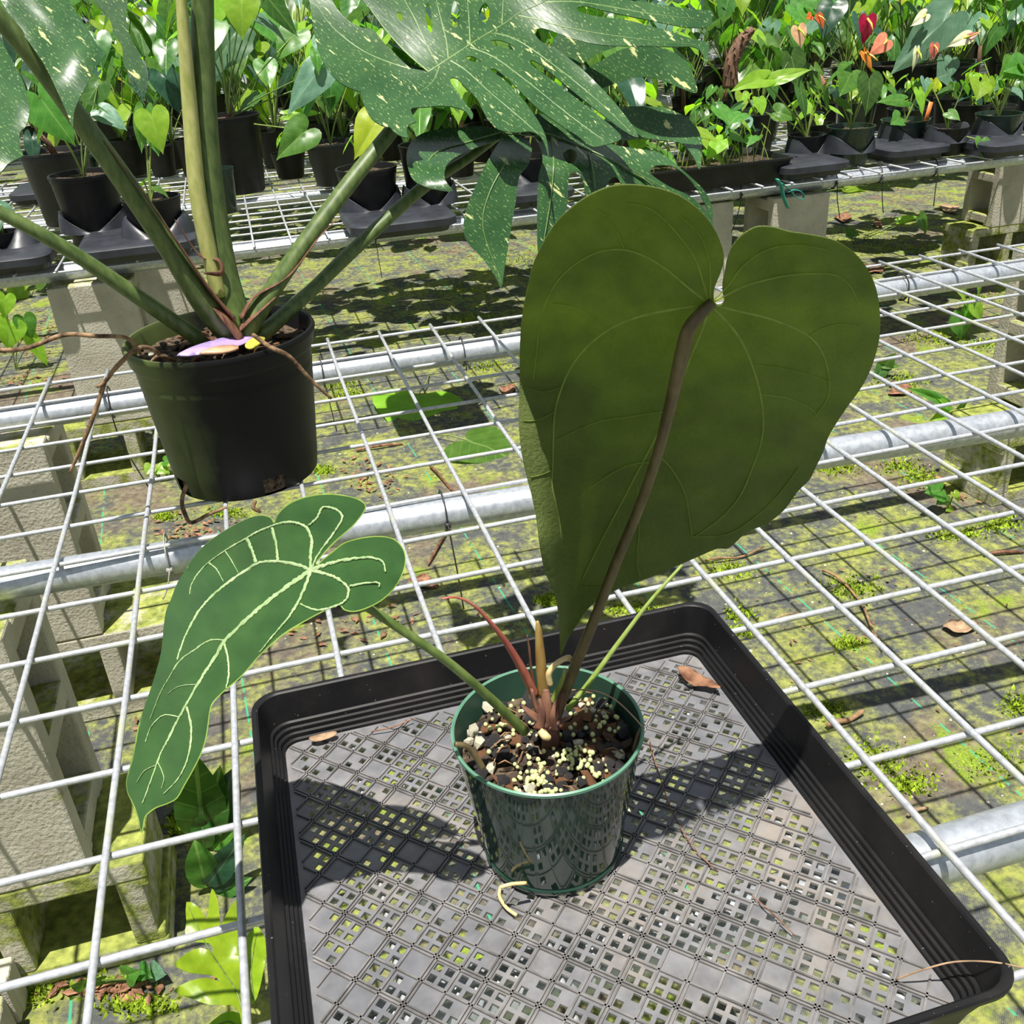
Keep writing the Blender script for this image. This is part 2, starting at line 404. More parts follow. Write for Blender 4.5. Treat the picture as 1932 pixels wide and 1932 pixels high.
# the two leaves of the potted anthurium
mt, nt, p = new_mat('anthurium_underside'); uv = coords(nt, 'UV')
n1 = noise_(nt, uv, 1.3, 4); n2 = noise_(nt, uv, 12, 5, .6); n3 = noise_(nt, uv, 60, 3)
c = ramp(nt, n1, [(.3, (.14, .185, .050)), (.7, (.19, .235, .072))])
c = mix(nt, ramp(nt, n2, [(.4, 0.), (.7, .25)]), c, (.19, .25, .075))
nt.links.new(c, p.inputs['Base Color']); p.inputs['Roughness'].default_value = .5; p.inputs['Specular IOR Level'].default_value = .35
bump(nt, p, math_(nt, 'ADD', n2, math_(nt, 'MULTIPLY', n3, .3)), .8, .003)
translucify(nt, p, c, .5, (1.7, 1.8, .8)); MT['under'] = mt
MT['under_vein'] = stem_mat('underside_vein', (.30, .37, .08), (.42, .50, .12), .45, .45)
mt, nt, p = new_mat('anthurium_velvet'); uv = coords(nt, 'UV')
n1 = noise_(nt, uv, 1.2, 4); n2 = noise_(nt, uv, 30, 4)
c = ramp(nt, n1, [(.3, (.024, .080, .018)), (.7, (.048, .13, .028))])
nt.links.new(c, p.inputs['Base Color']); p.inputs['Roughness'].default_value = .42
p.inputs['Sheen Weight'].default_value = .8; p.inputs['Sheen Roughness'].default_value = .3; p.inputs['Sheen Tint'].default_value = (.75, .85, .7, 1)
bump(nt, p, n2, .25, .0008); translucify(nt, p, c, .2); MT['velvet'] = mt
MT['white_vein'] = stem_mat('pale_vein', (.30, .44, .19), (.50, .62, .34), .5, .15)
MT['lime_edge'] = stem_mat('lime_edge', (.2, .32, .05), (.32, .44, .1), .4, .2)
# monstera: dark green, speckled and streaked cream
mt, nt, p = new_mat('monstera_variegated'); uv = coords(nt, 'UV')
mp = nd(nt, 'ShaderNodeMapping', Vector=uv, Rotation=(0, 0, math.radians(-42))).outputs[0]
mp = nd(nt, 'ShaderNodeMapping', Vector=mp, Scale=(.42, 1.7, 1)).outputs[0]
g = ramp(nt, noise_(nt, uv, 1.5, 3), [(.3, (.022, .075, .022)), (.7, (.045, .12, .036))])
sp = ramp(nt, noise_(nt, mp, 24, 3, .6), [(.61, 0.), (.65, .8)])
st = ramp(nt, noise_(nt, mp, 3.2, 4, .62), [(.635, 0.), (.648, .95)])
c = mix(nt, sp, g, (.36, .46, .17)); c = mix(nt, st, c, (.60, .62, .28))
nt.links.new(c, p.inputs['Base Color']); p.inputs['Roughness'].default_value = .27
bump(nt, p, noise_(nt, mp, 6, 3), .15, .002); translucify(nt, p, c, .12); MT['monstera'] = mt
MT['mvein'] = stem_mat('monstera_vein', (.10, .18, .05), (.2, .29, .09), .4)

# ------------------------------------------------------------------ ground
mb = MB(); n = 60
for j in range(n + 1):
    for i in range(n + 1):
        x = -7 + 16 * i / n; y = -3.5 + 17 * j / n
        mb.v.append((x, y, GZ + .006 * noise.noise(Vector((x * 2, y * 2, 0)))))
mb.f = [(j * (n + 1) + i, j * (n + 1) + i + 1, (j + 1) * (n + 1) + i + 1, (j + 1) * (n + 1) + i) for j in range(n) for i in range(n)]
tag(mb.build('ground', MT['ground']), 'grey woven weed mat ground stained with algae and dirt', 'ground', kind='structure')
def gz(x, y): return GZ + .006 * noise.noise(Vector((x * 2, y * 2, 0)))

# ------------------------------------------------------------------ benches
def wob(a, b, n, amp, seed):
    a, b = Vector(a), Vector(b); out = []
    for i in range(n + 1):
        t = i / n; q = a.lerp(b, t)
        out.append(q + Vector((noise.noise(Vector((seed, t * 5, 0))), noise.noise(Vector((seed, t * 5, 9))), .6 * noise.noise(Vector((seed, t * 5, 20))))) * amp)
    return out
def bench(label, x0, x1, y0, y1, pipes, r=.0031, z=0, cross_step=.1, amp=.0022, n=16, rings=8):
    b = thing('wire_mesh_bench', label, 'bench', (0, 0, z))
    nx = int(round((x1 - x0) / .1)); ny = int(round((y0 - y1) / cross_step))
    for i in range(nx + 1):
        x = x0 + i * .1
        MB().tube(wob((x, y0 + .009, r), (x, y1 - .01, r), n, amp, i * 3.7 + x0), r, rings).build('long_wire', MT['wire'], b)
    for j in range(ny + 1):
        y = y0 - j * cross_step
        MB().tube(wob((x0 - .01, y, -r), (x1 + .01, y, -r), n, amp, j * 5.1 + 50 + y0), r, rings).build('cross_wire', MT['wire'], b)
    for a, c, pr in pipes:
        mb = MB(); A, Bv = Vector(a), Vector(c)
        mb.tube([A.lerp(Bv, t / 10) for t in range(11)], pr, 24); mb.build('pipe', MT['pipe'], b, auto=60)
    return b
PZ = -.0062 - .021
A = onz(0, 1102, PZ); B = onz(1800, 817, PZ); sl = (B.y - A.y) / (B.x - A.x)
midY = lambda x: A.y + sl * (x - A.x)
bench1 = bench('galvanised wire mesh bench top holding the black tray and the variegated plant', -1.2, 2.4, 0, -1.75,
      [((-1.3, -.088, PZ), (2.5, -.105, PZ), .021), ((-1.3, midY(-1.3), PZ), (2.5, midY(2.5), PZ), .021), ((-.6, -1.39, PZ), (2.5, -1.37, PZ), .021)])
bench2 = bench('galvanised wire mesh bench crowded with potted plants behind a moss-covered aisle', -2.2, 4.2, 2.6, .9,
      [((-2.3, 1.0, PZ), (4.3, 1.0, PZ), .021), ((-2.3, 1.75, PZ), (4.3, 1.75, PZ), .021), ((-2.3, 2.5, PZ), (4.3, 2.5, PZ), .021)], n=6, rings=6)
bench3 = bench('wire mesh bench of pots standing beyond the crowded one', -3.4, 6.4, 5.0, 3.3,
      [((-3.4, 3.4, PZ), (6.4, 3.4, PZ), .021), ((-3.4, 4.9, PZ), (6.4, 4.9, PZ), .021)], n=2, rings=5)
bench4 = bench('farthest wire mesh bench carrying tall foliage', -5, 9, 7.6, 5.9,
      [((-5, 6.0, PZ), (9, 6.0, PZ), .021), ((-5, 7.5, PZ), (9, 7.5, PZ), .021)], n=2, rings=5)
# cable ties round pipe and wire
def ztie(px, py, Y, tail, mat, b, pz=PZ):
    p = ony(px, py, Y); x = p.x
    mb = MB(); ring = []
    for k in range(13):
        a = 2 * math.pi * k / 12; ring.append((x, Y + .0245 * math.cos(a), pz + .004 + .0275 * math.sin(a)))
    mb.tube(ring, .0028, 6, flat=.4); mb.box((x, Y - .026, pz - .004), (.007, .005, .006))
    mb.tube(catmull([(x, Y - .028, pz - .004)] + [(x + d[0], Y - .028 + d[1], pz - .004 + d[2]) for d in tail], 3), .0026, 6, flat=.4)
    mb.build('cable_tie', mat, b)
ztie(835, 955, midY(.06), [(.003, -.004, -.04), (.006, -.006, -.085), (.008, -.008, -.125)], MT['tie'], bench1)
ztie(318, 1045, midY(-.26), [(-.006, -.006, -.018), (-.014, -.012, -.03)], MT['tie_grey'], bench1)
ztie(608, 705, -.097, [(.004, 0, -.05), (.008, 0, -.1)], MT['tie'], bench1)
ztie(872, 665, -.099, [(0, 0, -.02)], MT['tie'], bench1)
ztie(1702, 535, -.103, [(0, .0, -.02)], MT['tie'], bench1)
ztie(210, 760, -.09, [(.004, 0, -.06), (.03, 0, -.16)], MT['tie'], bench1)
for px, dx in ((700, .004), (1648, .015), (1565, .02), (1748, .0), (1390, -.03)):
    ztie(px, 400, 1.0, [(dx * .3, 0, -.05), (dx, -.003, -.11)], MT['tie'], bench2)

# ------------------------------------------------------------------ concrete blocks
def block(label, c, core, longax, mat, group=None, rz=0, size=(.39, .19, .19)):
    """hollow block; core = axis of the two cores, longax = axis of its length"""
    L, W, H = size                                  # local: length x, shell-to-shell y, core z
    mb = MB(); t = .034
    for s in (-1, 1): mb.box((0, s * (W / 2 - t / 2), 0), (L, t, H))
    for x in (-L / 2 + .028, 0, L / 2 - .028): mb.box((x, 0, 0), (.034, W - 2 * t + .004, H - .001))
    for sx_ in (-1, 1):
        for sy in (-1, 1): mb.box((sx_ * (L / 2 - .02), sy * (W / 2 - t - .006), 0), (.036, .02, H - .002))
    ax = {'x': Vector((1, 0, 0)), 'y': Vector((0, 1, 0)), 'z': Vector((0, 0, 1))}
    X, Z = ax[longax], ax[core]; Y = Z.cross(X)
    M3 = Matrix((X, Y, Z)).transposed()
    mb.v = [tuple(M3 @ Vector(v)) for v in mb.v]
    o = mb.build('concrete_block', mat, smooth=False); o.location = c; o.rotation_euler = (0, 0, rz)
    bv = o.modifiers.new('bevel', 'BEVEL'); bv.width = .004; bv.segments = 2
    return tag(o, label, 'concrete block', group)
g = GZ
nr = onz(172, 1652, g + .19)                                   # near stack
block('mossy hollow block lying on the ground with its cores open, beside the lobed fern', (-.595, nr.y + .10, g + .095), 'y', 'x', MT['conc_moss'])
block('upright concrete block on the mossy lying block beside the lobed fern', (nr.x - .095, nr.y + .10, g + .19 + .195), 'x', 'z', MT['conc'])
fr = onz(216, 1196, g + .19)
block('lying hollow block half hidden behind the dark anthurium leaf, dry leaf litter at its foot', (fr.x - .02, fr.y + .10, g + .095), 'y', 'x', MT['conc'])
block('upright concrete block with a mossy top under the pipe behind the nursery pot', (fr.x - .115, fr.y + .10, g + .19 + .195), 'x', 'z', MT['conc_pale'])
fl = onz(60, 1180, g + .19)
block('upright block with bright moss on its ledge, next to the pale upright one', (nr.x - .33, nr.y + .14, g + .19 + .195), 'x', 'z', MT['conc_moss'])
rb = onz(1862, 957, g)
block('moss-covered hollow block lying on the mat at the bench end by the small weeds', (rb.x + .195, rb.y + .10, g + .095), 'y', 'x', MT['conc_moss'], rz=.06)
block('upright block on the moss-covered lying block at the bench end', (rb.x + .24, rb.y + .14, g + .385), 'x', 'z', MT['conc'], rz=.05)
for (x0, x1, yy, lab, mt_) in ((78, 243, .93, 'wide sunlit upright block carrying the crowded bench behind the nursery pot', 'conc_pale'),
                           (1462, 1568, .95, 'upright block with teal ribbon at its top under the crowded bench', 'conc_pale')):
    a = ony(x0, 520 if x0 < 900 else 360, yy); b_ = ony(x1, 510 if x0 < 900 else 355, yy)
    w = b_.x - a.x
    block(lab, ((a.x + b_.x) / 2, yy + .095, -.05 - .195), 'x', 'z', MT[mt_], size=(.39, .19, max(w, .15)))
    block('lying block under the ' + ('sunlit' if x0 < 900 else 'ribboned') + ' upright block', ((a.x + b_.x) / 2, yy + .095, g + .095), 'y', 'x', MT['conc_moss'])
a = ony(250, 510, 1.6); block('upright block standing behind the wide sunlit one', (a.x + .08, 1.75, -.245), 'x', 'z', MT['conc_pale'])
a = ony(1350, 400, .98); block('narrow upright block just behind the tip of the big leaf', (a.x - .03, 1.08, -.245), 'x', 'z', MT['conc'])
a = ony(1880, 330, 1.68); block('upright block on a dark mossy block at the far aisle corner', (a.x + .09, 1.75, -.245), 'x', 'z', MT['conc'])
block('dark mossy lying block at the far aisle corner', (a.x + .1, 1.75, g + .095), 'y', 'x', MT['conc_moss'])
a = onz(5, 1925, g); o = block('broken pale lump of concrete on moss at the mat edge', (a.x - .05, a.y - .02, g + .04), 'z', 'x', MT['conc_pale'], size=(.16, .11, .08))
# teal ribbon tied to the far bench
rt = thing('plastic_ribbon', 'teal plastic ribbon knotted on the wire above an upright block', 'ribbon', ony(1472, 340, .90))
for k, pts in enumerate(([(1466, 338), (1474, 352), (1478, 372), (1486, 392)], [(1474, 345), (1490, 358), (1502, 372), (1516, 374), (1512, 362), (1498, 358), (1486, 362)])):
    mb = MB(); mb.tube([p - rt.location for p in [ony(q[0], q[1], .895) for q in catmull(pts, 4)]], .012 if k == 0 else .006, 8, flat=.25); mb.build('strip', MT['teal'], rt)
tag(MB().tube([ony(x, y, 2.6) for x, y in catmull([(1800, 310), (1850, 317), (1870, 326)], 4)], .022, 10).build('water_hose', MT['red_hose']), 'short run of dark red hose on the aisle behind the crowded bench', 'hose')

# ------------------------------------------------------------------ black tray
TC = Vector((.034, -1.325, .0062))
tray = thing('perforated_tray', 'square black plastic web-floor tray holding the green pot on the wire bench', 'tray', TC)
def rsq(h, r, z, n=7):
    out = []
    for (sx_, sy, a0) in ((1, 1, 0), (-1, 1, 90), (-1, -1, 180), (1, -1, 270)):
        for k in range(n):
            a = math.radians(a0 + 90 * k / (n - 1)); out.append((sx_ * (h - r) + r * math.cos(a), sy * (h - r) + r * math.sin(a), z))
    return out
def loft(loops, mb, close=True):
    n = len(loops[0]); fs = []
    for j in range(len(loops) - 1):
        for k in range(n):
            a, b = j * n + k, j * n + (k + 1) % n
            fs.append((a, b, b + n, a + n))
    mb.add([v for l in loops for v in l], fs); return mb
loops = [rsq(.1955, .012, 0), rsq(.1985, .015, .012), rsq(.209, .02, .0425), rsq(.2115, .021, .0425), rsq(.2125, .022, .047), rsq(.2115, .021, .0487), rsq(.2085, .020, .0487), rsq(.2070, .0195, .0475),
         rsq(.2015, .017, .0215), rsq(.1995, .0165, .0205), rsq(.1990, .016, .0168), rsq(.1970, .0155, .0160), rsq(.1966, .015, .0124), rsq(.1946, .0145, .0116), rsq(.1942, .014, .0078), rsq(.1922, .0135, .0070), rsq(.1915, .013, .003)]
loft(loops, MB()).build('tray_wall', MT['tray'], tray, auto=35)
CELL = .0192; HS = .0055; c45, s45 = math.cos(math.radians(45)), math.sin(math.radians(45))
holes = {}; HL = .186; V = []; E = []
for a in range(-16, 17):
    for b in range(-16, 17):
        rr = R.random()
        for k, (dx, dy) in enumerate(((-.0043, -.0043), (.0043, -.0043), (-.0043, .0043), (.0043, .0043))):
            if rr < .15 or (rr < .27 and k in (0, 3)) or (rr > .9 and k in (1,)): continue
            u = (a + .5) * CELL + dx; w = (b + .5) * CELL + dy
            cs = [(u + sx_ * HS / 2, w + sy * HS / 2) for sx_, sy in ((-1, -1), (1, -1), (1, 1), (-1, 1))]
            q = [(x * c45 - y * s45, x * s45 + y * c45) for x, y in cs]
            if all(abs(x) < HL and abs(y) < HL for x, y in q):
                n0 = len(V); V += [Vector(t) for t in q]; E += [(n0 + i, n0 + (i + 1) % 4) for i in range(4)]
                holes[(round(u / .0001), round(w / .0001))] = 1
HK = set(holes)
n0 = len(V); fl_ = rsq(.1925, .013, 0, 4); V += [Vector(p[:2]) for p in fl_]; E += [(n0 + i, n0 + (i + 1) % len(fl_)) for i in range(len(fl_))]
ov, oe, of, *_ = delaunay_2d_cdt(V, E, [], 0, 1e-7)
fs = []
for f in of:
    cx = sum(ov[i].x for i in f) / 3; cy = sum(ov[i].y for i in f) / 3
    u = cx * c45 + cy * s45; w = -cx * s45 + cy * c45
    a = math.floor(u / CELL); b = math.floor(w / CELL); ins = False
    for dx in (-.0043, .0043):
        for dy in (-.0043, .0043):
            hu = (a + .5) * CELL + dx; hw = (b + .5) * CELL + dy
            if abs(u - hu) < HS / 2 and abs(w - hw) < HS / 2 and (round(hu / .0001), round(hw / .0001)) in HK: ins = True
    if not ins: fs.append(tuple(f))
o = MB().add([(p.x, p.y, .0045) for p in ov], fs).build('tray_floor', MT['tray_floor'], tray, smooth=False)
md = o.modifiers.new('thick', 'SOLIDIFY'); md.thickness = .002
mb = MB()
def clip(u, sgn):
    pts = []
    for t in [i * .001 for i in range(-280, 281)]:
        x, y = (u * c45 - t * s45, u * s45 + t * c45) if sgn else (t * c45 - u * s45, t * s45 + u * c45)
        if abs(x) < .188 and abs(y) < .188: pts.append((x, y))
    return (pts[0], pts[-1]) if len(pts) > 10 else None
for a in range(-14, 15):
    for sgn in (0, 1):
        for off in ((0,) if a % 2 else (-.0012, .0012)):
            s_ = clip(a * CELL + off, sgn)
            if s_:
                p0, p1 = Vector((*s_[0], .0052)), Vector((*s_[1], .0052))
                d = p1 - p0; rot = Matrix.Rotation(math.atan2(d.y, d.x), 3, 'Z')
                mb.box((p0 + p1) / 2, (d.length, .0013, .002), rot)
tag(mb.build('floor_ribs', MT['tray_rib'], tray, smooth=False), 'raised criss-cross ribs of the tray floor', kind='stuff')

# ------------------------------------------------------------------ potted anthurium (main subject)
PC = Vector((.029, -1.311, .0117))
ant = thing('potted_anthurium', 'anthurium with one huge heart leaf and one white-veined leaf in a glossy dark green pot', 'potted plant', PC)
prof = [(.0, .0), (.047, .0), (.0500, .001), (.0520, .004), (.0520, .007), (.0508, .008), (.0655, .1105)]
ant_pot = MB().lathe(prof, 96).build('pot', MT['green_pot'], ant, auto=40)
MB().lathe([(.0655, .1105), (.0668, .1115), (.0668, .1135), (.0655, .1142), (.0644, .1132)], 96).build('pot_rim', MT['green_rim'], ant_pot, auto=50)
MB().lathe([(.0644, .1132), (.0603, .085)], 96).build('pot_lining', MT['dkgreen_in'], ant_pot)
SZ = .096
mb = MB(); mb.disc(.0605, SZ - .004, 40, bump=.002, rings=7); mb.build('soil', MT['soil'], ant)
def lump(seed, k=1.0, flat=.7):
    import bmesh
    bm = bmesh.new(); bmesh.ops.create_icosphere(bm, subdivisions=1, radius=1)
    rr = random.Random(seed)
    for v in bm.verts: v.co *= rr.uniform(.62, 1.15); v.co.z *= flat; v.co.x *= k
    me = bpy.data.meshes.new('chunk'); bm.to_mesh(me); bm.free(); return me
def lumps(n, mat, k, flat, base):
    out = []
    for i in range(n):
        me = lump(base + i, k, flat); me.materials.append(mat); out.append(me)
    return out
CH = {'bark_chunk': lumps(4, MT['bark'], 1.7, .55, 1) + lumps(3, MT['bark_red'], 1.9, .45, 20), 'cinder': lumps(4, MT['cinder'], 1.1, .8, 40), 'pumice': lumps(3, MT['pumice'], 1.1, .8, 60)}
def scatter(name, meshes, count, s0, s1, parent, rad, z, dz=.003, cond=None):
    k = 0
    while k < count:
        a = R.uniform(0, 2 * math.pi); q = rad * math.sqrt(R.random()); x, y = q * math.cos(a), q * math.sin(a)
        if cond and not cond(x, y): continue
        o = obj(name, R.choice(meshes), parent); s = R.uniform(s0, s1)
        o.location = (x, y, z + R.uniform(0, dz)); o.scale = (s, s, s); o.rotation_euler = (R.uniform(-.5, .5), R.uniform(-.5, .5), R.uniform(0, 6.28)); k += 1
scatter('bark_chunk', CH['bark_chunk'], 130, .0028, .0066, ant, .054, SZ - .002, .004)
scatter('cinder', CH['cinder'], 80, .0028, .0066, ant, .055, SZ - .001, .005)
scatter('pumice', CH['pumice'], 22, .002, .0045, ant, .058, SZ + .001, .003)
for px, py in ((892, 1378), (905, 1400), (885, 1400), (920, 1335), (980, 1500), (1000, 1490)):
    q = onz(px, py, PC.z + SZ + .004) - PC; o = obj('pumice', CH['pumice'][0], ant); o.location = q; o.scale = (.0052,) * 3; o.rotation_euler = (px, py, 0)
mb = MB(); mb.lathe([(0.0001, -1), (.6, -.8), (1, 0), (.6, .8), (.0001, 1)], 8); bead_me = mb.mesh('fertilizer_bead', MT['bead'])
beads = []
for cx, cy, sp, n in ((1085, 1430, 28, 42), (1010, 1465, 30, 42), (1110, 1335, 32, 18), (1150, 1370, 30, 16), (960, 1360, 34, 20), (1030, 1495, 40, 18), (1040, 1420, 110, 34), (1125, 1455, 22, 12)):
    for k in range(n):
        q = onz(R.gauss(cx, sp * .6), R.gauss(cy, sp * .5), PC.z + SZ + .005) - PC
        if math.hypot(q.x, q.y) > .058: continue
        o = obj('fertilizer_bead', bead_me, ant); s = R.uniform(.0012, .0020); o.scale = (s, s, s); q.z += R.uniform(-.001, .0012); o.location = q
def pxtube(pts, rad, name, mat, parent, per=5, n=10, flat=1.0):
    """pts: (px, py, Y)"""
    P = [ony(x, y, Y) - parent.location for x, y, Y in catmull(pts, per)]
    m_ = len(P); k = len(rad)
    rr = []
    for i in range(m_):
        t = i / (m_ - 1) * (k - 1); a = int(min(t, k - 2)); rr.append(rad[a] + (rad[a + 1] - rad[a]) * (t - a))
    return MB().tube(P, rr, n, flat=flat).build(name, mat, parent)
# --- big leaf seen from below
def zb(x, y): return (900 + x / 2.1225, 330 + y / 2.1225)
BIG = [(950, 505), (948, 460), (962, 420), (982, 370), (988, 320), (975, 270), (950, 215), (905, 155), (840, 100), (770, 65), (690, 45), (600, 38), (530, 47), (460, 75), (390, 120), (330, 175), (285, 235), (250, 300), (220, 370), (205, 440), (190, 510), (178, 590), (172, 680), (171, 780), (170, 860), (167, 960), (172, 1060), (185, 1150), (205, 1230), (225, 1310), (240, 1390), (248, 1460), (258, 1530), (275, 1600), (303, 1650), (320, 1710), (330, 1790), (333, 1860), (336, 1922), (362, 1860), (400, 1800), (440, 1740), (500, 1692), (560, 1660), (640, 1630), (720, 1600), (800, 1565), (880, 1530), (960, 1496), (1000, 1496), (1030, 1475), (1080, 1430), (1160, 1395), (1230, 1340), (1280, 1270), (1330, 1220), (1355, 1170), (1385, 1110), (1405, 1050), (1440, 990), (1480, 930), (1510, 890), (1532, 858), (1555, 820), (1580, 765), (1600, 700), (1613, 630), (1613, 560), (1605, 490), (1590, 430), (1560, 370), (1510, 310), (1450, 270), (1400, 252), (1320, 236), (1250, 226), (1190, 209), (1130, 205), (1090, 220), (1050, 250), (1020, 290), (1002, 340), (993, 390), (984, 430), (984, 470), (990, 505), (968, 522)]
BIG = [zb(*p) for p in BIG]
def smooth(a, b, x):
    t = max(0, min(1, (x - a) / (b - a))); return t * t * (3 - 2 * t)
def dbig(x, y):
    v = (y - 575) / 657
    Y = -1.40 + (.0956 * (1 - math.exp(-2.2 * v)) if v > 0 else .12 * v)
    mx = 1345 - 282 * max(0, v)                      # midrib line
    u = (x - mx) / 300
    Y += .012 * u * u - .004 * abs(u)
    # the left flank curls towards the viewer lower down and catches the sun
    xl = 984 if y < 850 else 984 + (y - 850) * .2
    if y > 660:
        wd = max(4., mx - xl); A = min(.00019 * (y - 670) * smooth(670, 820, y), .0009 * wd, .066)
        Y -= A * smooth(.28, .95, (mx - x) / wd)
    Y += .0026 * noise.noise(Vector((x * .012, y * .012, 3))) + .0011 * noise.noise(Vector((x * .04, y * .03, 7)))
    return Y
big = blade('leaf_blade', [BIG], dbig, MT['under'], ant, step=13, thick=.0007, per=3)
tag(big, 'huge heart-shaped leaf seen from its green underside')
mb = MB(); J = (930, 520)
for pts, w0, w1 in (
    ([J, (905, 610), (850, 740), (790, 900), (700, 1080), (590, 1290), (470, 1520), (380, 1720), (338, 1900)], 7, 1.2),
    ([J, (820, 535), (700, 555), (600, 585), (520, 625), (440, 690), (380, 765), (340, 850), (312, 950), (306, 1060), (304, 1150), (302, 1250), (330, 1380), (340, 1500), (345, 1640)], 6, 1.4),
    ([(520, 620), (460, 570), (390, 530), (300, 515)], 2.2, 1.2),
    ([J, (850, 455), (760, 380), (680, 330), (590, 300), (500, 305), (420, 340), (350, 395), (300, 460), (255, 570), (240, 700), (225, 820)], 5, 1.3),
    ([(590, 300), (560, 230), (520, 170), (480, 140)], 2.2, 1), 
    ([J, (905, 430), (880, 350), (830, 270), (750, 180), (680, 130), (600, 115)], 4.5, 1.2),
    ([J, (935, 420), (925, 330), (890, 240), (810, 160)], 3.5, 1.1),
    ([J, (1040, 545), (1150, 570), (1250, 605), (1320, 640), (1370, 690), (1400, 760), (1412, 840), (1400, 900), (1360, 960)], 6, 1.4),
    ([(1330, 645), (1380, 615), (1450, 598), (1530, 605)], 2.6, 1.1),
    ([J, (1060, 450), (1160, 420), (1260, 400), (1350, 395), (1430, 400), (1490, 440), (1530, 520)], 5, 1.2),
    ([J, (1000, 450), (1070, 360), (1160, 300), (1280, 280), (1400, 300)], 3.6, 1.1),
    ([J, (1010, 600), (1060, 670), (1100, 760), (1130, 860), (1145, 960), (1140, 1060), (1100, 1180), (1050, 1290), (970, 1380), (870, 1450)], 6, 1.3),
    ([(1143, 880), (1250, 895), (1340, 940), (1360, 970)], 2.4, 1.1), ([(1100, 760), (1200, 770), (1330, 800), (1410, 830)], 1.6, .8),
    ([(715, 1110), (780, 1180), (830, 1270), (850, 1370), (862, 1450)], 2.6, 1.1), ([(862, 1450), (1000, 1440), (1100, 1380), (1200, 1290), (1290, 1170)], 1.6, .9),
    ([(690, 1150), (600, 1165), (500, 1220), (420, 1280), (345, 1360)], 2.6, 1.1),
    ([(760, 945), (600, 970), (480, 990), (320, 1060)], 2.4, 1.1), ([(640, 1240), (650, 1400), (640, 1550), (655, 1610)], 1.6, .9),
    ([(345, 1640), (420, 1650), (520, 1650)], 1.4, .8), ([(310, 950), (250, 980), (185, 985)], 1.6, .8), ([(305, 1180), (260, 1200), (215, 1210)], 1.6, .8), ([(340, 850), (260, 870), (190, 850)], 1.4, .8)):
    ribbon([zb(*p) for p in pts], w0 * .42, w1 * .55, dbig, .0014, mb, ant.location)
mb.build('vein_network', MT['under_vein'], big)
big_pet = pxtube([(1343, 572, -1.403), (1322, 592, -1.404), (1300, 622, -1.402), (1287, 668, -1.396), (1266, 760, -1.381), (1240, 860, -1.367), (1205, 960, -1.356), (1168, 1048, -1.346), (1125, 1160, -1.333), (1090, 1245, -1.323), (1062, 1312, -1.314), (1045, 1350, -1.309)],
       [.0026, .0030, .0036, .0038, .0033, .0030, .0030, .0031, .0033, .0036, .0042, .0058], 'petiole', MT['petiole_olive'], ant, n=14)
# --- white-veined leaf seen from above
def zl(x, y): return (200 + x / 2.76, 900 + y / 2.76)
LEF = [(1092, 448), (1150, 380), (1210, 320), (1280, 260), (1330, 200), (1352, 150), (1310, 115), (1230, 95), (1140, 90), (1060, 100), (980, 125), (920, 165), (890, 205), (876, 240), (858, 213), (810, 200), (760, 210), (700, 235), (620, 280), (560, 320), (500, 370), (450, 430), (400, 510), (370, 560), (340, 640), (315, 700), (303, 780), (298, 840), (288, 920), (265, 1010), (240, 1090), (215, 1160), (195, 1220), (170, 1300), (155, 1380), (140, 1460), (120, 1530), (107, 1580), (112, 1640), (140, 1700), (165, 1770), (186, 1852), (196, 1800), (210, 1760), (260, 1722), (320, 1700), (370, 1670), (410, 1600), (450, 1530), (490, 1450), (515, 1380), (530, 1300), (540, 1220), (560, 1170), (620, 1110), (680, 1060), (730, 1010), (780, 950), (840, 890), (920, 820), (1000, 770), (1080, 725), (1150, 690), (1212, 662), (1240, 690), (1290, 700), (1350, 685), (1430, 645), (1500, 580), (1545, 500), (1560, 430), (1545, 370), (1500, 325), (1430, 310), (1350, 315), (1280, 330), (1230, 350), (1180, 390), (1130, 430), (1104, 456)]
LEF = [zl(*p) for p in LEF]
def dleft(x, y):
    Y = -1.34 - .246e-3 * (x - 585) - .183e-3 * (y - 1075)
    # signed distance from the midrib line
    t = max(0, min(1, (y - 1075) / 485)); mx = 585 - 320 * t + 60 * t * (1 - t) * -1
    d = (x - mx) / 150
    Y += -.016 * d + .010 * d * d
    Y += .003 * noise.noise(Vector((x * .009, y * .009, 1))) + .0012 * noise.noise(Vector((x * .025, y * .025, 5)))
    return Y
lef = blade('leaf_blade', [LEF], dleft, MT['velvet'], ant, step=12, thick=.0008, per=3)
tag(lef, 'drooping dark velvet leaf with broad whitish veins')
mb = MB(); J = (1065, 485)
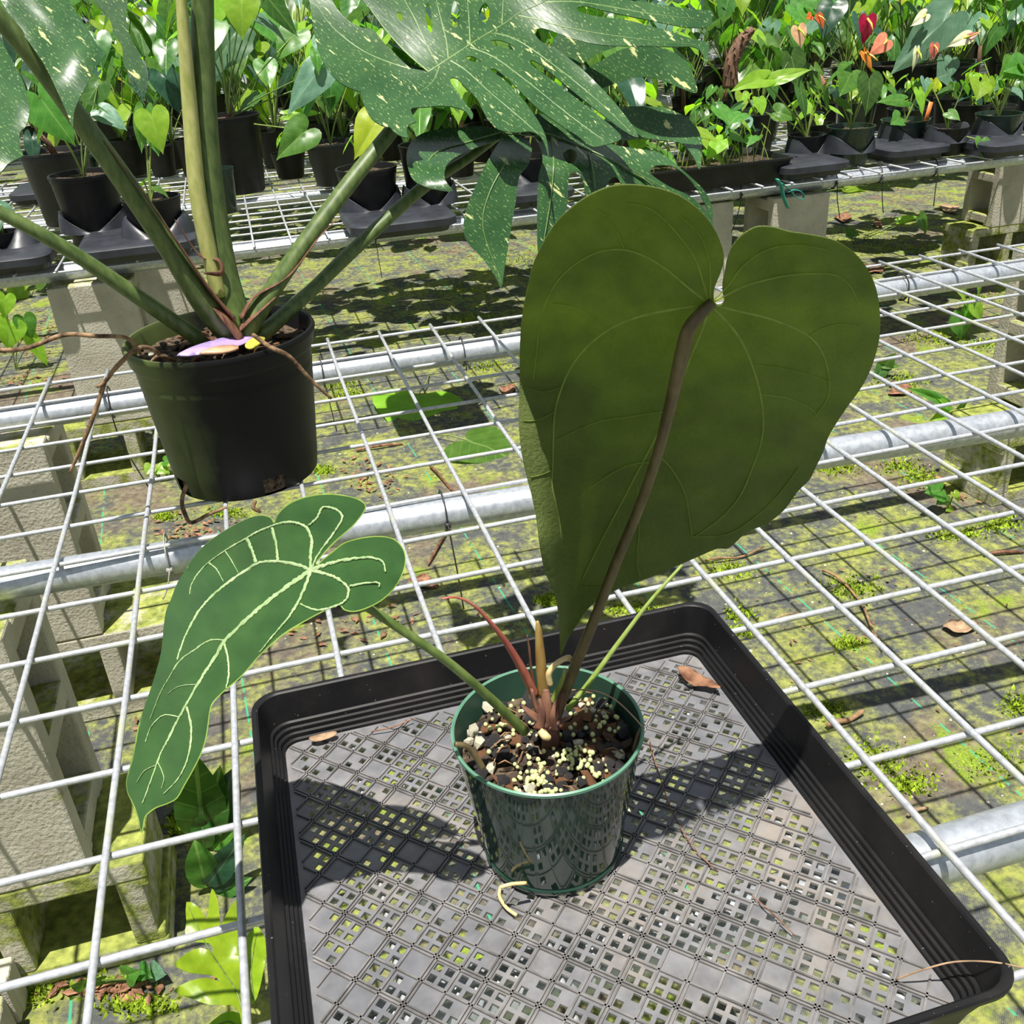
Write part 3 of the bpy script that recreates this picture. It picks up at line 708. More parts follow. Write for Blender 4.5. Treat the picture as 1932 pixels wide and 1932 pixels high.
for pts, w0, w1 in (
    ([J, (1000, 530), (900, 600), (800, 680), (700, 770), (620, 850), (560, 950), (500, 1040), (430, 1160), (370, 1270), (320, 1370), (280, 1450), (240, 1560), (190, 1700)], 17, 5),
    ([J, (1010, 460), (900, 440), (800, 445), (720, 490), (620, 560), (540, 630), (480, 700), (430, 790), (395, 870), (370, 950)], 13, 6),
    ([J, (1065, 400), (1070, 330), (1040, 260), (980, 237), (920, 237), (850, 260), (780, 290), (730, 320), (640, 370), (540, 440), (480, 500), (445, 560), (435, 610)], 13, 3),
    ([(893, 435), (885, 350), (862, 262)], 10, 11), ([(780, 445), (760, 380), (733, 320)], 11, 12), ([(612, 545), (575, 480), (532, 445)], 2, 7), ([(690, 500), (650, 430), (620, 385)], 1.5, 6),
    ([J, (1100, 410), (1150, 340), (1200, 270), (1230, 210), (1200, 170), (1130, 158), (1100, 210), (1055, 252)], 8, 9),
    ([J, (1130, 460), (1200, 440), (1290, 425), (1380, 420), (1440, 440), (1455, 492)], 15, 7),
    ([J, (1130, 500), (1200, 525), (1250, 565), (1263, 595), (1248, 640), (1200, 670), (1100, 692), (1010, 660)], 12, 8),
    ([(1268, 568), (1330, 555), (1415, 550), (1422, 572)], 9, 7),
    ([J, (1040, 560), (1000, 650), (950, 730), (900, 790), (850, 850), (800, 912)], 13, 5),
    ([(615, 850), (540, 850), (460, 900), (380, 960), (330, 1040), (280, 1130), (230, 1260)], 7, 2.5), ([(615, 868), (635, 950), (638, 1030), (625, 1100)], 9, 7),
    ([(378, 1250), (300, 1240), (235, 1300), (205, 1380)], 6, 3), ([(418, 1195), (440, 1280), (440, 1380), (420, 1480), (375, 1570), (300, 1650)], 9, 4),
    ([(262, 1500), (200, 1530), (160, 1590)], 4, 2.5), ([(268, 1480), (300, 1560), (290, 1620)], 4, 2.5), ([(470, 1080), (380, 1090), (320, 1130)], 4, 2)):
    ribbon([zl(*p) for p in pts], w0 / 2.76 * .62, w1 / 2.76 * .6, dleft, .0018, mb, ant.location, rough=.4, per=9, edge=.0011)
mb.build('vein_network', MT['white_vein'], lef)
mb = MB(); ribbon(LEF + [LEF[0]], 1.1, 1.1, dleft, .0007, mb, ant.location, per=3); mb.build('leaf_margin', MT['lime_edge'], lef)
pxtube([(590, 1082, -1.338), (640, 1112, -1.34), (700, 1150, -1.343), (760, 1190, -1.343), (840, 1245, -1.34), (920, 1313, -1.332), (990, 1380, -1.322)], [.0024, .0026, .0026, .0027, .0030, .0036], 'petiole', MT['petiole'], ant, n=12)
pxtube([(1287, 1066, -1.284), (1230, 1130, -1.29), (1180, 1195, -1.293), (1110, 1290, -1.297), (1070, 1340, -1.30)], [.0011, .0013, .0016, .0020, .0022], 'flower_stalk', MT['petiole_lime'], ant)
# crown: bract, bud, husks, roots
pxtube([(832, 1130, -1.318), (862, 1127, -1.318), (895, 1143, -1.316), (930, 1180, -1.315), (958, 1217, -1.313), (985, 1262, -1.311), (1008, 1310, -1.309)], [.0008, .0010, .0014, .0022, .0032, .0042, .0046], 'red_bract', MT['red_bract'], ant, flat=.7)
pxtube([(1014, 1172, -1.312), (1016, 1190, -1.312), (1019, 1230, -1.312), (1022, 1270, -1.311), (1026, 1310, -1.31)], [.0008, .0022, .0032, .0038, .0040], 'new_bud', MT['orange_bud'], ant)
pxtube([(994, 1198, -1.309), (998, 1220, -1.309), (1002, 1260, -1.309), (1008, 1300, -1.309)], [.0008, .0016, .0022, .003], 'brown_bract', MT['husk'], ant, flat=.4)
pxtube([(1038, 1292, -1.318), (1036, 1270, -1.318), (1050, 1252, -1.318), (1072, 1240, -1.318), (1076, 1246, -1.318)], [.0022, .0022, .002, .0018, .0014], 'aerial_root', MT['pale_root'], ant)
pxtube([(1066, 1262, -1.325), (1060, 1285, -1.322), (1040, 1325, -1.318)], [.0012, .002, .0026], 'green_bract', MT['petiole_lime'], ant, flat=.5)
for pts, rad in (([(1003, 1300, -1.318), (1012, 1335, -1.322), (1032, 1368, -1.324)], [.0022, .0045, .0050]), ([(1062, 1305, -1.322), (1052, 1338, -1.324), (1038, 1370, -1.324)], [.0025, .0045, .0050]),
                 ([(1030, 1300, -1.322), (1030, 1330, -1.326), (1030, 1372, -1.328)], [.002, .0040, .0045]), ([(984, 1330, -1.322), (1004, 1348, -1.327), (1034, 1368, -1.328)], [.0010, .0030, .0040]),
                 ([(1078, 1352, -1.325), (1055, 1362, -1.328), (1030, 1372, -1.328)], [.0008, .0026, .0035]), ([(1018, 1318, -1.325), (1022, 1345, -1.329), (1018, 1375, -1.331)], [.0006, .0026, .0032]), ([(1048, 1322, -1.326), (1042, 1350, -1.330), (1046, 1378, -1.331)], [.0006, .0026, .0032])):
    pxtube(pts, rad, 'husk', MT['husk'], ant, flat=.45)
pxtube([(1018, 1378, -1.333), (1028, 1388, -1.336), (1036, 1392, -1.336)], [.0022, .003, .002], 'root_bud', MT['pale_root'], ant)
MB().tube([(.002, 0, SZ - .01), (.002, 0, SZ + .006), (.004, 0, SZ + .016)], [.007, .0065, .005], 12).build('stem_base', MT['husk'], ant)
pxtube([(858, 1404, -1.352), (880, 1408, -1.352), (898, 1428, -1.352), (910, 1448, -1.352)], [.0017, .0019, .002, .0022], 'surface_root', MT['petiole_olive'], ant)
pxtube([(1215, 1365, -1.332), (1205, 1385, -1.334), (1195, 1420, -1.338)], [.0008, .0015, .0015], 'surface_root', MT['petiole_olive'], ant)
pxtube([(1075, 1302, -1.30), (1120, 1303, -1.31), (1160, 1320, -1.32), (1195, 1352, -1.33), (1212, 1372, -1.335)], [.0005, .0005, .0005], 'dry_fibre', MT['dry_tan'], ant)
for k in range(14):
    a = R.uniform(0, 6.28); q = R.uniform(.015, .05); x, y = q * math.cos(a), q * math.sin(a); b_ = a + R.uniform(-1, 1); l = R.uniform(.008, .02)
    MB().tube([(x, y, SZ + .005), (x + l * .5 * math.cos(b_), y + l * .5 * math.sin(b_), SZ + .009), (x + l * math.cos(b_), y + l * math.sin(b_), SZ + .006)], .0006, 5).build('dry_fibre', MT['twig'], ant)
# bits lying in the tray
def strand(pts, z, r, name, label, cat, mat, group=None):
    P = [onz(x, y, z + dz) for x, y, dz in catmull(pts, 5)]
    return tag(MB().tube(P, r, 6).build(name, mat), label, cat, group)
tz = .0133
strand([(945, 1672, .003), (942, 1690, .002), (955, 1712, .002), (975, 1727, .002)], tz, .0014, 'loose_root', 'pale yellow root end lying on the tray at the foot of the green pot', 'root', MT['pale_root'])
q = PC; MB().tube([p - PC for p in [ony(x, y, -1.361) for x, y in catmull([(944, 1674), (965, 1668), (993, 1666)], 4)]], [.0013] * 9, 8).build('escaping_root', MT['pale_root'], ant)
strand([(1226, 1400, .003), (1240, 1450, .004), (1268, 1530, .004), (1310, 1600, .002), (1355, 1645, .002)], tz, .0005, 'pine_needle', 'thin red-brown needle lying on the tray floor beside the pot', 'needle', MT['dry'])
strand([(1420, 1690, .002), (1470, 1735, .004), (1500, 1765, .002)], tz, .0005, 'pine_needle', 'short curled brown fibre on the sunlit tray floor', 'needle', MT['dry'])
def dryleaf(pts, name, label, mat, z, curl, cat='dry leaf', group=None):
    ov, t = fill([catmull(pts, 3, True)], (), 9)
    cx = sum(p[0] for p in pts) / len(pts); cy = sum(p[1] for p in pts) / len(pts)
    mb = MB(); V = []
    for p in ov:
        q = onz(p.x, p.y, z); V.append(q + Vector((0, 0, .003 + curl * (.5 + noise.noise(Vector((p.x * .05, p.y * .05, cx)))) + curl * .012 * math.hypot(p.x - cx, p.y - cy))))
    o = mb.add(V, t).build(name, mat); md = o.modifiers.new('thick', 'SOLIDIFY'); md.thickness = .0006
    return tag(o, label, cat, group)
dryleaf([(1278, 1274), (1300, 1272), (1325, 1285), (1350, 1298), (1358, 1312), (1330, 1304), (1300, 1298)], 'dry_leaf', 'narrow curled brown dry leaf in the back corner of the tray', MT['dry'], tz, .004)
dryleaf([(586, 1398), (630, 1386), (634, 1394), (596, 1406)], 'bark_chip', 'flat tan bark chip at the back edge of the tray floor', MT['dry_tan'], tz, .001, 'bark chip')
strand([(700, 1380, .002), (740, 1372, .003), (778, 1356, .004)], tz, .0006, 'bark_sliver', 'thin brown sliver on the tray floor by the back wall', 'bark chip', MT['dry'])
strand([(1690, 1848, -.0), (1740, 1830, .012), (1800, 1815, .022), (1870, 1815, .036), (1932, 1826, .040)], .016, .0006, 'dry_grass', 'long tan dry grass stem arching over the tray wall', 'grass stem', MT['dry_tan'])

# ------------------------------------------------------------------ variegated monstera
MC = Vector((-.167, -.543, .0063))
mon = thing('potted_monstera', 'cream-speckled monstera with split leaves in a black nursery pot on the wire mesh', 'potted plant', MC)
N = 96
def skip(j, k):
    a = (k / N * 360) % 360
    return j in (2, 3) and (279 <= a <= 297 or 200 <= a <= 215 or 20 <= a <= 35 or 110 <= a <= 125)
prof = [(.0, .006), (.088, .0), (.094, .002), (.0955, .012), (.0972, .026), (.112, .172), (.1125, .173), (.1145, .176), (.116, .178), (.118, .190), (.1195, .192), (.1205, .197), (.119, .2005), (.1155, .2005), (.1135, .196), (.110, .15)]
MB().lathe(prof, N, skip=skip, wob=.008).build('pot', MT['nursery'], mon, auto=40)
MB().lathe([(.091, .004), (.093, .03), (.107, .16)], 40).build('root_ball', MT['soil'], mon)
MB().disc(.112, .176, 36, bump=.004, rings=6).build('soil', MT['soil'], mon)
scatter('bark_chunk', CH['bark_chunk'], 60, .003, .009, mon, .104, .177, .006)
scatter('pumice', CH['pumice'], 10, .002, .005, mon, .1, .18, .006)
pxtube([(-25, 388, -.60), (60, 432, -.60), (150, 485, -.59), (260, 560, -.575), (390, 650, -.56)], [.0088, .009, .010, .011, .0115], 'petiole', MT['petiole_dark'], mon, n=14, flat=.85)
pxtube([(-40, -10, -.62), (60, 105, -.61), (150, 225, -.60), (240, 350, -.585), (320, 470, -.57), (385, 572, -.56), (432, 620, -.545)], [.011, .012, .0135, .015, .0155, .018, .024], 'petiole', MT['petiole_dark'], mon, n=16, flat=.85)
pxtube([(382, -30, -.49), (383, 100, -.49), (388, 260, -.495), (400, 400, -.50), (420, 520, -.51), (447, 615, -.52)], [.0125, .0135, .0155, .0185, .020, .022], 'petiole', MT['petiole_dark'], mon, n=16)
pxtube([(340, -30, -.505), (348, 80, -.508), (358, 200, -.51), (372, 360, -.52), (395, 480, -.525), (415, 560, -.53)], [.007, .0095, .0115, .013, .013, .010], 'leaf_sheath', MT['petiole_pale'], mon, n=14, flat=.8)
pxtube([(806, 138, -.41), (790, 180, -.435), (740, 245, -.465), (660, 345, -.495), (570, 465, -.525), (505, 560, -.54), (458, 635, -.55)], [.008, .009, .0105, .0115, .012, .013, .016], 'petiole', MT['petiole_dark'], mon, n=14, flat=.85)
pxtube([(945, 252, -.43), (880, 300, -.445), (800, 352, -.46), (690, 450, -.48), (590, 545, -.50), (485, 640, -.545)], [.007, .008, .0098, .0105, .0108, .0125], 'petiole', MT['petiole_dark'], mon, n=14, flat=.85)
for pts, rad in (([(195, 265, -.605), (260, 350, -.60), (330, 450, -.588), (395, 545, -.575), (440, 600, -.565)], [.001, .003, .0045, .007, .010]),
                 ([(640, 410, -.53), (600, 450, -.535), (545, 520, -.545), (480, 560, -.55), (455, 600, -.555)], [.0008, .002, .003, .004, .008]),
                 ([(330, 415, -.55), (375, 480, -.535), (412, 490, -.535), (418, 515, -.54), (385, 515, -.55)], [.0015, .003, .004, .004, .001]),
                 ([(520, 560, -.55), (470, 605, -.56), (430, 640, -.56)], [.002, .006, .010]), ([(400, 575, -.57), (425, 600, -.575), (455, 640, -.575)], [.004, .010, .010]),
                 ([(380, 630, -.58), (400, 640, -.58), (420, 655, -.58)], [.003, .006, .004])):
    pxtube(pts, rad, 'dry_sheath', MT['husk'], mon, flat=.3)
for pts in ([(-15, 662, -.67), (50, 657, -.66), (120, 632, -.655), (180, 634, -.655), (240, 638, -.65), (265, 668, -.64)],
            [(300, 668, -.64), (280, 656, -.655), (255, 660, -.662), (222, 690, -.665), (196, 722, -.665), (182, 730, -.668)],
            [(198, 718, -.664), (185, 760, -.665), (165, 815, -.665), (132, 892, -.665)],
            [(478, 632, -.63), (510, 655, -.665), (545, 672, -.668), (585, 715, -.668), (625, 752, -.665)],
            [(352, 915, -.63), (343, 945, -.64), (350, 972, -.645), (362, 986, -.645), (395, 970, -.648), (428, 957, -.645)],
            [(482, 945, -.638), (478, 958, -.64), (492, 966, -.64)], [(330, 680, -.60), (300, 672, -.62), (280, 690, -.61)]):
    pxtube(pts, [.0026, .0028, .0026, .0018], 'aerial_root', MT['root'], mon, n=8)
# plant label bent into the pot
def strip(pts, name, mat, parent, thick=.0012):
    ov, t = fill([catmull([p[:2] for p in pts], 3, True)], (), 12)
    def dep(x, y): return -.655 + .10 * smooth(670, 630, y)
    mb = MB().add([ony(p.x, p.y, dep(p.x, p.y)) - parent.location for p in ov], t); o = mb.build(name, mat, parent)
    md = o.modifiers.new('thick', 'SOLIDIFY'); md.thickness = thick; return o
strip([(333, 671), (365, 655), (410, 641), (450, 630), (472, 630), (476, 640), (455, 652), (410, 664), (370, 671)], 'plant_label', MT['purple'], mon)
strip([(376, 669), (405, 658), (440, 655), (450, 660), (420, 668)], 'label_picture', MT['peach_tag'], mon, .003)
strip([(462, 655), (480, 640), (500, 641), (492, 650), (475, 660)], 'label_corner', MT['yellow_tag'], mon, .003)
# leaves
def zm(x, y): return (560 + x / 2.415, y / 2.415)
def Z(P): return [zm(*p) for p in P]
def d1(x, y):
    Y = -.44 + (135 - y) * .0007 - .00004 * (x - 808)
    Y += .022 * noise.noise(Vector((x * .006, y * .006, 2))) - .015 * smooth(150, 260, y)
    return Y
L1 = [(600, 330), (570, 322), (470, 308), (400, 310), (345, 345), (310, 385), (290, 425), (308, 480), (340, 540), (385, 572), (425, 582), (440, 600), (470, 620), (505, 628), (500, 600), (512, 570), (545, 555), (530, 530), (520, 500), (540, 492), (600, 488), (660, 484), (720, 490), (770, 510), (795, 545), (803, 520), (775, 480), (740, 430), (705, 385), (700, 358), (730, 360), (770, 400), (820, 450), (850, 510), (875, 550), (920, 592), (1000, 605), (1060, 600), (1105, 620), (1130, 660), (1148, 720), (1140, 650), (1125, 600), (1095, 545), (1050, 480), (1000, 420), (945, 365), (895, 330), (882, 318), (905, 318), (965, 365), (1030, 430), (1100, 498), (1200, 570), (1280, 622), (1340, 668), (1400, 662), (1478, 634), (1445, 585), (1350, 510), (1250, 430), (1170, 370), (1095, 318), (1062, 288), (1072, 276), (1120, 302), (1200, 370), (1300, 452), (1400, 530), (1480, 592), (1550, 628), (1540, 590), (1475, 500), (1400, 415), (1320, 335), (1250, 275), (1185, 225), (1120, 195), (1090, 165), (1085, 138), (1110, 130), (1150, 138), (1250, 175), (1350, 200), (1450, 210), (1560, 210), (1700, 215), (1800, 214), (1845, 240), (1862, 295), (1876, 235), (1872, 195), (1800, 178), (1700, 145), (1600, 118), (1500, 92), (1400, 80), (1320, 66), (1282, 50), (1278, 34), (1320, 30), (1400, 50), (1500, 72), (1600, 92), (1700, 112), (1780, 126), (1868, 124), (1890, 90), (1888, 50), (1800, 44), (1700, 30), (1600, 12), (1500, 0), (1400, -40), (1200, -120), (1000, -190), (800, -210), (640, -190), (560, -140), (440, -110), (400, -60), (330, -70), (280, -30), (330, 40), (370, 110), (345, 135), (300, 128), (250, 105), (200, 62), (160, 0), (110, -80), (45, -60), (60, 20), (70, 90), (85, 180), (110, 260), (150, 330), (200, 380), (255, 408), (290, 418), (320, 370), (360, 330), (420, 300), (500, 300), (570, 312)]
# the left basal lobe is separate from the curled front lobe
iA = L1.index((290, 425)); iB = L1.index((290, 418))
front = [(600, 330)] + L1[1:]
L1main = L1[:L1.index((280, -30)) + 1] + [(330, 40), (390, 120), (470, 210), (560, 290)]
L1left = [(600, 322), (540, 300), (470, 262), (400, 200), (345, 135), (300, 128), (250, 105), (200, 62), (160, 0), (110, -80), (45, -60), (60, 20), (70, 90), (85, 180), (110, 260), (150, 330), (200, 380), (255, 408), (292, 416), (330, 380), (400, 345), (480, 330), (560, 332)]
h1 = [[(585, 40), (600, 15), (612, 60), (618, 130), (608, 150), (592, 110)], [(712, 10), (725, 5), (742, 60), (735, 115), (715, 125), (702, 80)], [(835, 40), (860, 15), (878, 50), (868, 95), (845, 100), (830, 75)], [(455, 60), (475, 60), (482, 85), (468, 95)],
      [(880, 188), (920, 184), (970, 200), (994, 220), (985, 230), (930, 215), (890, 205)], [(770, 262), (800, 258), (838, 280), (828, 288), (795, 280)]]
lf1 = blade('leaf_blade', [Z(L1main)], d1, MT['monstera'], mon, holes=[Z(h) for h in h1], step=13, thick=.0012, per=3)
tag(lf1, 'large split leaf speckled and streaked with cream')
blade('leaf_lobe', [Z(L1left)], lambda x, y: d1(x, y) + .02, MT['monstera'], mon, step=13, thick=.0012, per=3)
mb = MB(); J = (600, 325)
for pts in ([J, (700, 260), (830, 175), (940, 110), (1010, 60), (1100, 20), (1220, -40)], [J, (500, 240), (400, 130), (330, 30)], [(640, 290), (590, 200), (540, 90), (490, 0)], [(690, 262), (680, 180), (650, 60), (630, -30)], [(790, 205), (785, 100), (775, -40)], [(935, 110), (940, 0)],
            [(650, 300), (620, 370), (560, 420)], [(700, 275), (770, 320), (880, 420), (1000, 520), (1100, 610)], [(790, 215), (900, 260), (1050, 370), (1250, 530), (1400, 640)], [(900, 150), (1000, 180), (1150, 280), (1350, 440), (1520, 600)], [(1010, 70), (1100, 90), (1250, 130), (1500, 170), (1820, 205)], [(1130, 10), (1300, 10), (1600, 60), (1850, 90)]):
    ribbon(Z(pts), 1.9, .7, d1, .0016, mb, mon.location)
mb.build('vein_network', MT['mvein'], lf1)
mb = MB(); ribbon(Z([J, (470, 300), (300, 230), (160, 120), (90, 20)]), 2, .7, lambda x, y: d1(x, y) + .02, .0016, mb, mon.location); mb.build('lobe_vein', MT['mvein'], mon)
def d2(x, y):
    Y = -.44 - .085 * smooth(248, 325, y) - .0003 * max(0, y - 325) + (.0005 * (250 - y) if y < 250 else 0) + .00003 * (x - 945)
    return Y + .014 * noise.noise(Vector((x * .007, y * .007, 12)))
H2 = [(930, 600), (1000, 608), (1060, 650), (1070, 700), (1050, 755), (1012, 810), (1000, 900), (982, 1000), (962, 1130), (945, 1230), (931, 1312), (905, 1262), (850, 1180), (790, 1120), (760, 1058), (770, 960), (810, 860), (850, 770), (900, 680), (925, 640)]
H1 = [(935, 600), (905, 588), (860, 578), (780, 580), (650, 590), (570, 610), (520, 650), (500, 700), (505, 760), (530, 820), (580, 850), (640, 865), (712, 871), (675, 820), (680, 760), (720, 720), (800, 680), (890, 648), (930, 630)]
H3 = [(990, 590), (1080, 620), (1120, 720), (1102, 800), (1095, 920), (1095, 1050), (1100, 1160), (1120, 1240), (1160, 1180), (1200, 1050), (1232, 930), (1237, 820), (1255, 785), (1290, 790), (1310, 850), (1320, 930), (1380, 900), (1420, 830), (1450, 805), (1475, 830), (1520, 880), (1600, 900), (1700, 900), (1780, 930), (1840, 1000), (1900, 1100), (1890, 1000), (1800, 900), (1700, 852), (1620, 800), (1612, 775), (1640, 755), (1720, 762), (1800, 830), (1860, 930), (1888, 1010), (1895, 960), (1870, 890), (1830, 840), (1750, 770), (1660, 702), (1560, 680), (1480, 668), (1380, 640), (1250, 560), (1120, 520), (1000, 540)]
K = [[(1300, 330), (1400, 270), (1480, 225), (1600, 210), (1700, 230), (1780, 290), (1812, 360), (1822, 424), (1750, 402), (1650, 362), (1560, 350), (1480, 370), (1400, 400), (1330, 430), (1280, 480), (1220, 440)],
     [(1150, 250), (1190, 150), (1280, 140), (1460, 200), (1380, 240), (1300, 290), (1250, 320), (1180, 330)],
     [(1440, 500), (1550, 485), (1650, 490), (1750, 520), (1820, 580), (1846, 660), (1836, 772), (1812, 725), (1780, 680), (1740, 650), (1660, 640), (1560, 630), (1480, 640), (1380, 600)]]
h2 = [[(1212, 700), (1240, 680), (1270, 690), (1278, 715), (1260, 742), (1230, 742)]]
lf2 = blade('leaf_blade', [Z(H3)], d2, MT['monstera'], mon, holes=[Z(h) for h in h2], step=13, thick=.0012, per=3)
tag(lf2, 'lower split leaf hanging under the large one')
blade('leaf_lobe', [Z(H2)], lambda x, y: d2(x, y) - .004, MT['monstera'], mon, step=13, thick=.0012, per=3)
def dH1(x, y): return d2(x, y) - .02 + .05 * smooth(900, 850, x) * smooth(270, 230, y)
blade('leaf_lobe', [Z(H1)], lambda x, y: d2(x, y) - .03 * smooth(290, 350, y), MT['monstera'], mon, step=13, thick=.0012, per=3)
for k in K: blade('leaf_lobe', [Z(k)], lambda x, y: d2(x, y) + .06, MT['monstera'], mon, step=13, thick=.0012, per=3)
mb = MB()
for pts in ([(935, 605), (1100, 620), (1150, 610), (1330, 680), (1500, 760), (1700, 870)], [(1020, 620), (950, 740), (870, 900), (850, 1050), (930, 1280)], [(1160, 620), (1170, 760), (1150, 950), (1110, 1180)], [(1330, 690), (1350, 780), (1360, 860)], [(1470, 745), (1560, 800), (1640, 860)], [(930, 602), (800, 640), (640, 690), (560, 790)]):
    ribbon(Z(pts), 1.7, .7, lambda x, y: d2(x, y) - .004, .0025, mb, mon.location)
mb.build('vein_network', MT['mvein'], lf2)
def zc(x, y): return (x / 4.83, y / 4.83)
def d3(x, y): return -.66 + (120 - y) * .0006 + .02 * noise.noise(Vector((x * .01, y * .01, 4)))
ML = [[(-60, -100), (0, -10), (80, 130), (200, 300), (330, 480), (430, 640), (520, 830), (590, 980), (640, 1110), (665, 1165), (672, 1050), (690, 980), (730, 890), (790, 780), (850, 650), (900, 580), (940, 530), (967, 482), (900, 430), (830, 320), (740, 180), (680, 80), (610, -10), (520, -110), (200, -160)],
      [(-200, 250), (-40, 330), (0, 370), (60, 460), (130, 590), (200, 720), (240, 830), (265, 950), (266, 1050), (240, 1150), (190, 1200), (176, 1270), (182, 1350), (212, 1420), (140, 1460), (70, 1500), (20, 1560), (-60, 1600), (-260, 1300), (-300, 700)]]
for k, P in enumerate(ML):
    o = blade('leaf_blade', [[zc(*p) for p in P]], (lambda x, y: d3(x, y)) if k == 0 else (lambda x, y: d3(x, y) - .05), MT['monstera'], mon, step=13, thick=.0012, per=3)
    tag(o, ['pointed cream-streaked leaf tip beside the thick petiole', 'cream-streaked leaf edge by the thin petiole'][k])
P = [(820, -80), (860, 0), (930, 80), (1000, 180), (1050, 330), (1110, 420), (1125, 560), (1160, 650), (1240, 760), (1302, 845), (1327, 740), (1320, 620), (1270, 480), (1210, 380), (1160, 250), (1150, 150), (1165, 0), (1150, -90)]
tag(blade('leaf_blade', [[zc(*p) for p in P]], lambda x, y: -.36 + (80 - y) * .0003, MT['monstera'], mon, step=13, thick=.0012, per=3), 'dark hanging leaf finger left of the upright petiole')

# ------------------------------------------------------------------ leaves, pots and plants of the far benches
HALF = {
 'heart': [(0, .0), (.03, -.09), (.10, -.19), (.20, -.24), (.31, -.22), (.40, -.13), (.45, .0), (.455, .13), (.42, .29), (.35, .46), (.25, .64), (.13, .82), (.04, .94), (0, 1.03)],
 'arrow': [(0, .0), (.03, -.12), (.08, -.26), (.15, -.33), (.22, -.30), (.27, -.18), (.30, -.02), (.31, .14), (.29, .32), (.24, .50), (.17, .68), (.09, .85), (.03, .95), (0, 1.03)],
 'lance': [(0, .0), (.04, .01), (.09, .06), (.13, .14), (.16, .25), (.175, .38), (.17, .52), (.145, .66), (.105, .79), (.06, .90), (.02, .97), (0, 1.0)],
}
def leaf_mesh(kind, mat, cup, droop, wav, seed):
    H = HALF[kind]; out = [(x, y) for x, y in H] + [(-x, y) for x, y in reversed(H[1:-1])]
    n = len(out); cx, cy = 0, (.16 if kind != 'lance' else .3)
    V = [(0, cy)]; F = []
    for s in (.3, .62, .86, 1):
        for x, y in out: V.append((cx + (x - cx) * s, cy + (y - cy) * s))
    for k in range(n): F.append((0, 1 + k, 1 + (k + 1) % n))
    for j in range(3):
        for k in range(n):
            a, b = 1 + j * n + k, 1 + j * n + (k + 1) % n
            F.append((a, a + n, b + n, b))
    P = []
    for x, y in V:
        z = cup * abs(x) - droop * y * abs(y) + wav * noise.noise(Vector((x * 4, y * 4, seed))) - cup * 1.4 * x * x
        P.append((x, y, z))
    return MB().add(P, F).mesh('leaf', mat, uv=V)
LEAVES = {}
for k in LM:
    flower = k in ('red', 'peach', 'coral', 'orange', 'cream', 'pink')
    LEAVES[k] = {kd: [leaf_mesh(kd, LM[k], c, d, .05, i * 7 + len(k)) for i, (c, d) in enumerate(((.25, .12), (-.15, .25), (.4, .3)))] for kd in HALF}
def orient(o, loc, yd, nrm, size, w=1.0):
    Yv = yd.normalized(); Zv = (nrm - Yv * nrm.dot(Yv))
    if Zv.length < 1e-4: Zv = Vector((0, 0, 1)) - Yv * Yv.z
    Zv.normalize(); Xv = Yv.cross(Zv)
    m = Matrix((Xv * w, Yv, Zv)).transposed().to_4x4() @ Matrix.Scale(size, 4); m.translation = loc; o.matrix_basis = m
def add_leaf(root, base, joint, tipdir, nrm, size, col, kind='heart', w=1.0, pr=.0022, pmat='petiole', rr=R, name='leaf'):
    o = obj(name, rr.choice(LEAVES[col][kind]), root); orient(o, joint, tipdir, nrm, size, w)
    d = joint - base; side = Vector((d.x, d.y, 0)) * .25
    pts = [base, base + d * .35 - side * .35, base + d * .72 - side * .2, joint]
    MB().tube(catmull([tuple(p) for p in pts], 3), [pr * 1.25] * 4 + [pr] * 6, 5, cap=False).build('petiole', MT[pmat], o).matrix_parent_inverse = o.matrix_basis.inverted()
    return o
def pot_prof(r, h, rim=.006):
    return [(.0, .004), (r * .74, 0), (r * .76, .004), (r * .95, h - .02), (r * .97, h - .018), (r * .97, h - rim * 1.4), (r, h - rim), (r, h), (r * .94, h), (r * .92, h - .01), (r * .86, h * .7)]
POTCACHE = {}
def make_pot(root, r, h, mat, seg=28, square=False):
    key = (round(r, 3), round(h, 3), mat)
    if key not in POTCACHE:
        mb = MB().lathe(pot_prof(r, h), seg); me = mb.mesh('pot', MT[mat]); sharpen(me, 45)
        ms = MB().disc(r * .93, h - .015, 14, bump=.004, rings=3).mesh('soil', MT['soil']); POTCACHE[key] = (me, ms)
    obj('pot', POTCACHE[key][0], root); obj('soil', POTCACHE[key][1], root)
PAL = ['green', 'mid', 'mid', 'lime', 'lime', 'blue', 'green', 'dark']
def grow(root, h, n, lo, hi, size, cols, rr, kinds=('heart', 'heart', 'arrow'), spread=.5, trunk=False):
    top = Vector((0, 0, h - .012))
    if trunk:
        t = Vector((rr.uniform(-.03, .03), rr.uniform(-.03, .03), rr.uniform(.06, .16)))
        MB().tube([top, top + t * .5 + Vector((.006, 0, 0)), top + t], [.011, .009, .008], 7).build('stem', MT['stem_brown'], root); top = top + t
    for k in range(n):
        a = k * 2.4 + rr.uniform(-.5, .5); L = rr.uniform(lo, hi); s = rr.uniform(.15, spread)
        d = Vector((math.cos(a) * s, math.sin(a) * s, 1)).normalized() * L
        j = top + d; o = Vector((math.cos(a), math.sin(a), 0))
        tip = o * rr.uniform(.5, 1) + Vector((0, 0, -rr.uniform(.25, 1.1)))
        add_leaf(root, top, j, tip, o * .7 + Vector((0, -.25, rr.uniform(.7, 1.2))), size * rr.uniform(.7, 1.2), rr.choice(cols), rr.choice(kinds), 1, .0022, rr.choice(('petiole', 'petiole', 'petiole_lime')), rr)
GRP2 = 'potted foliage plants on the crowded bench'
SPOTS = []
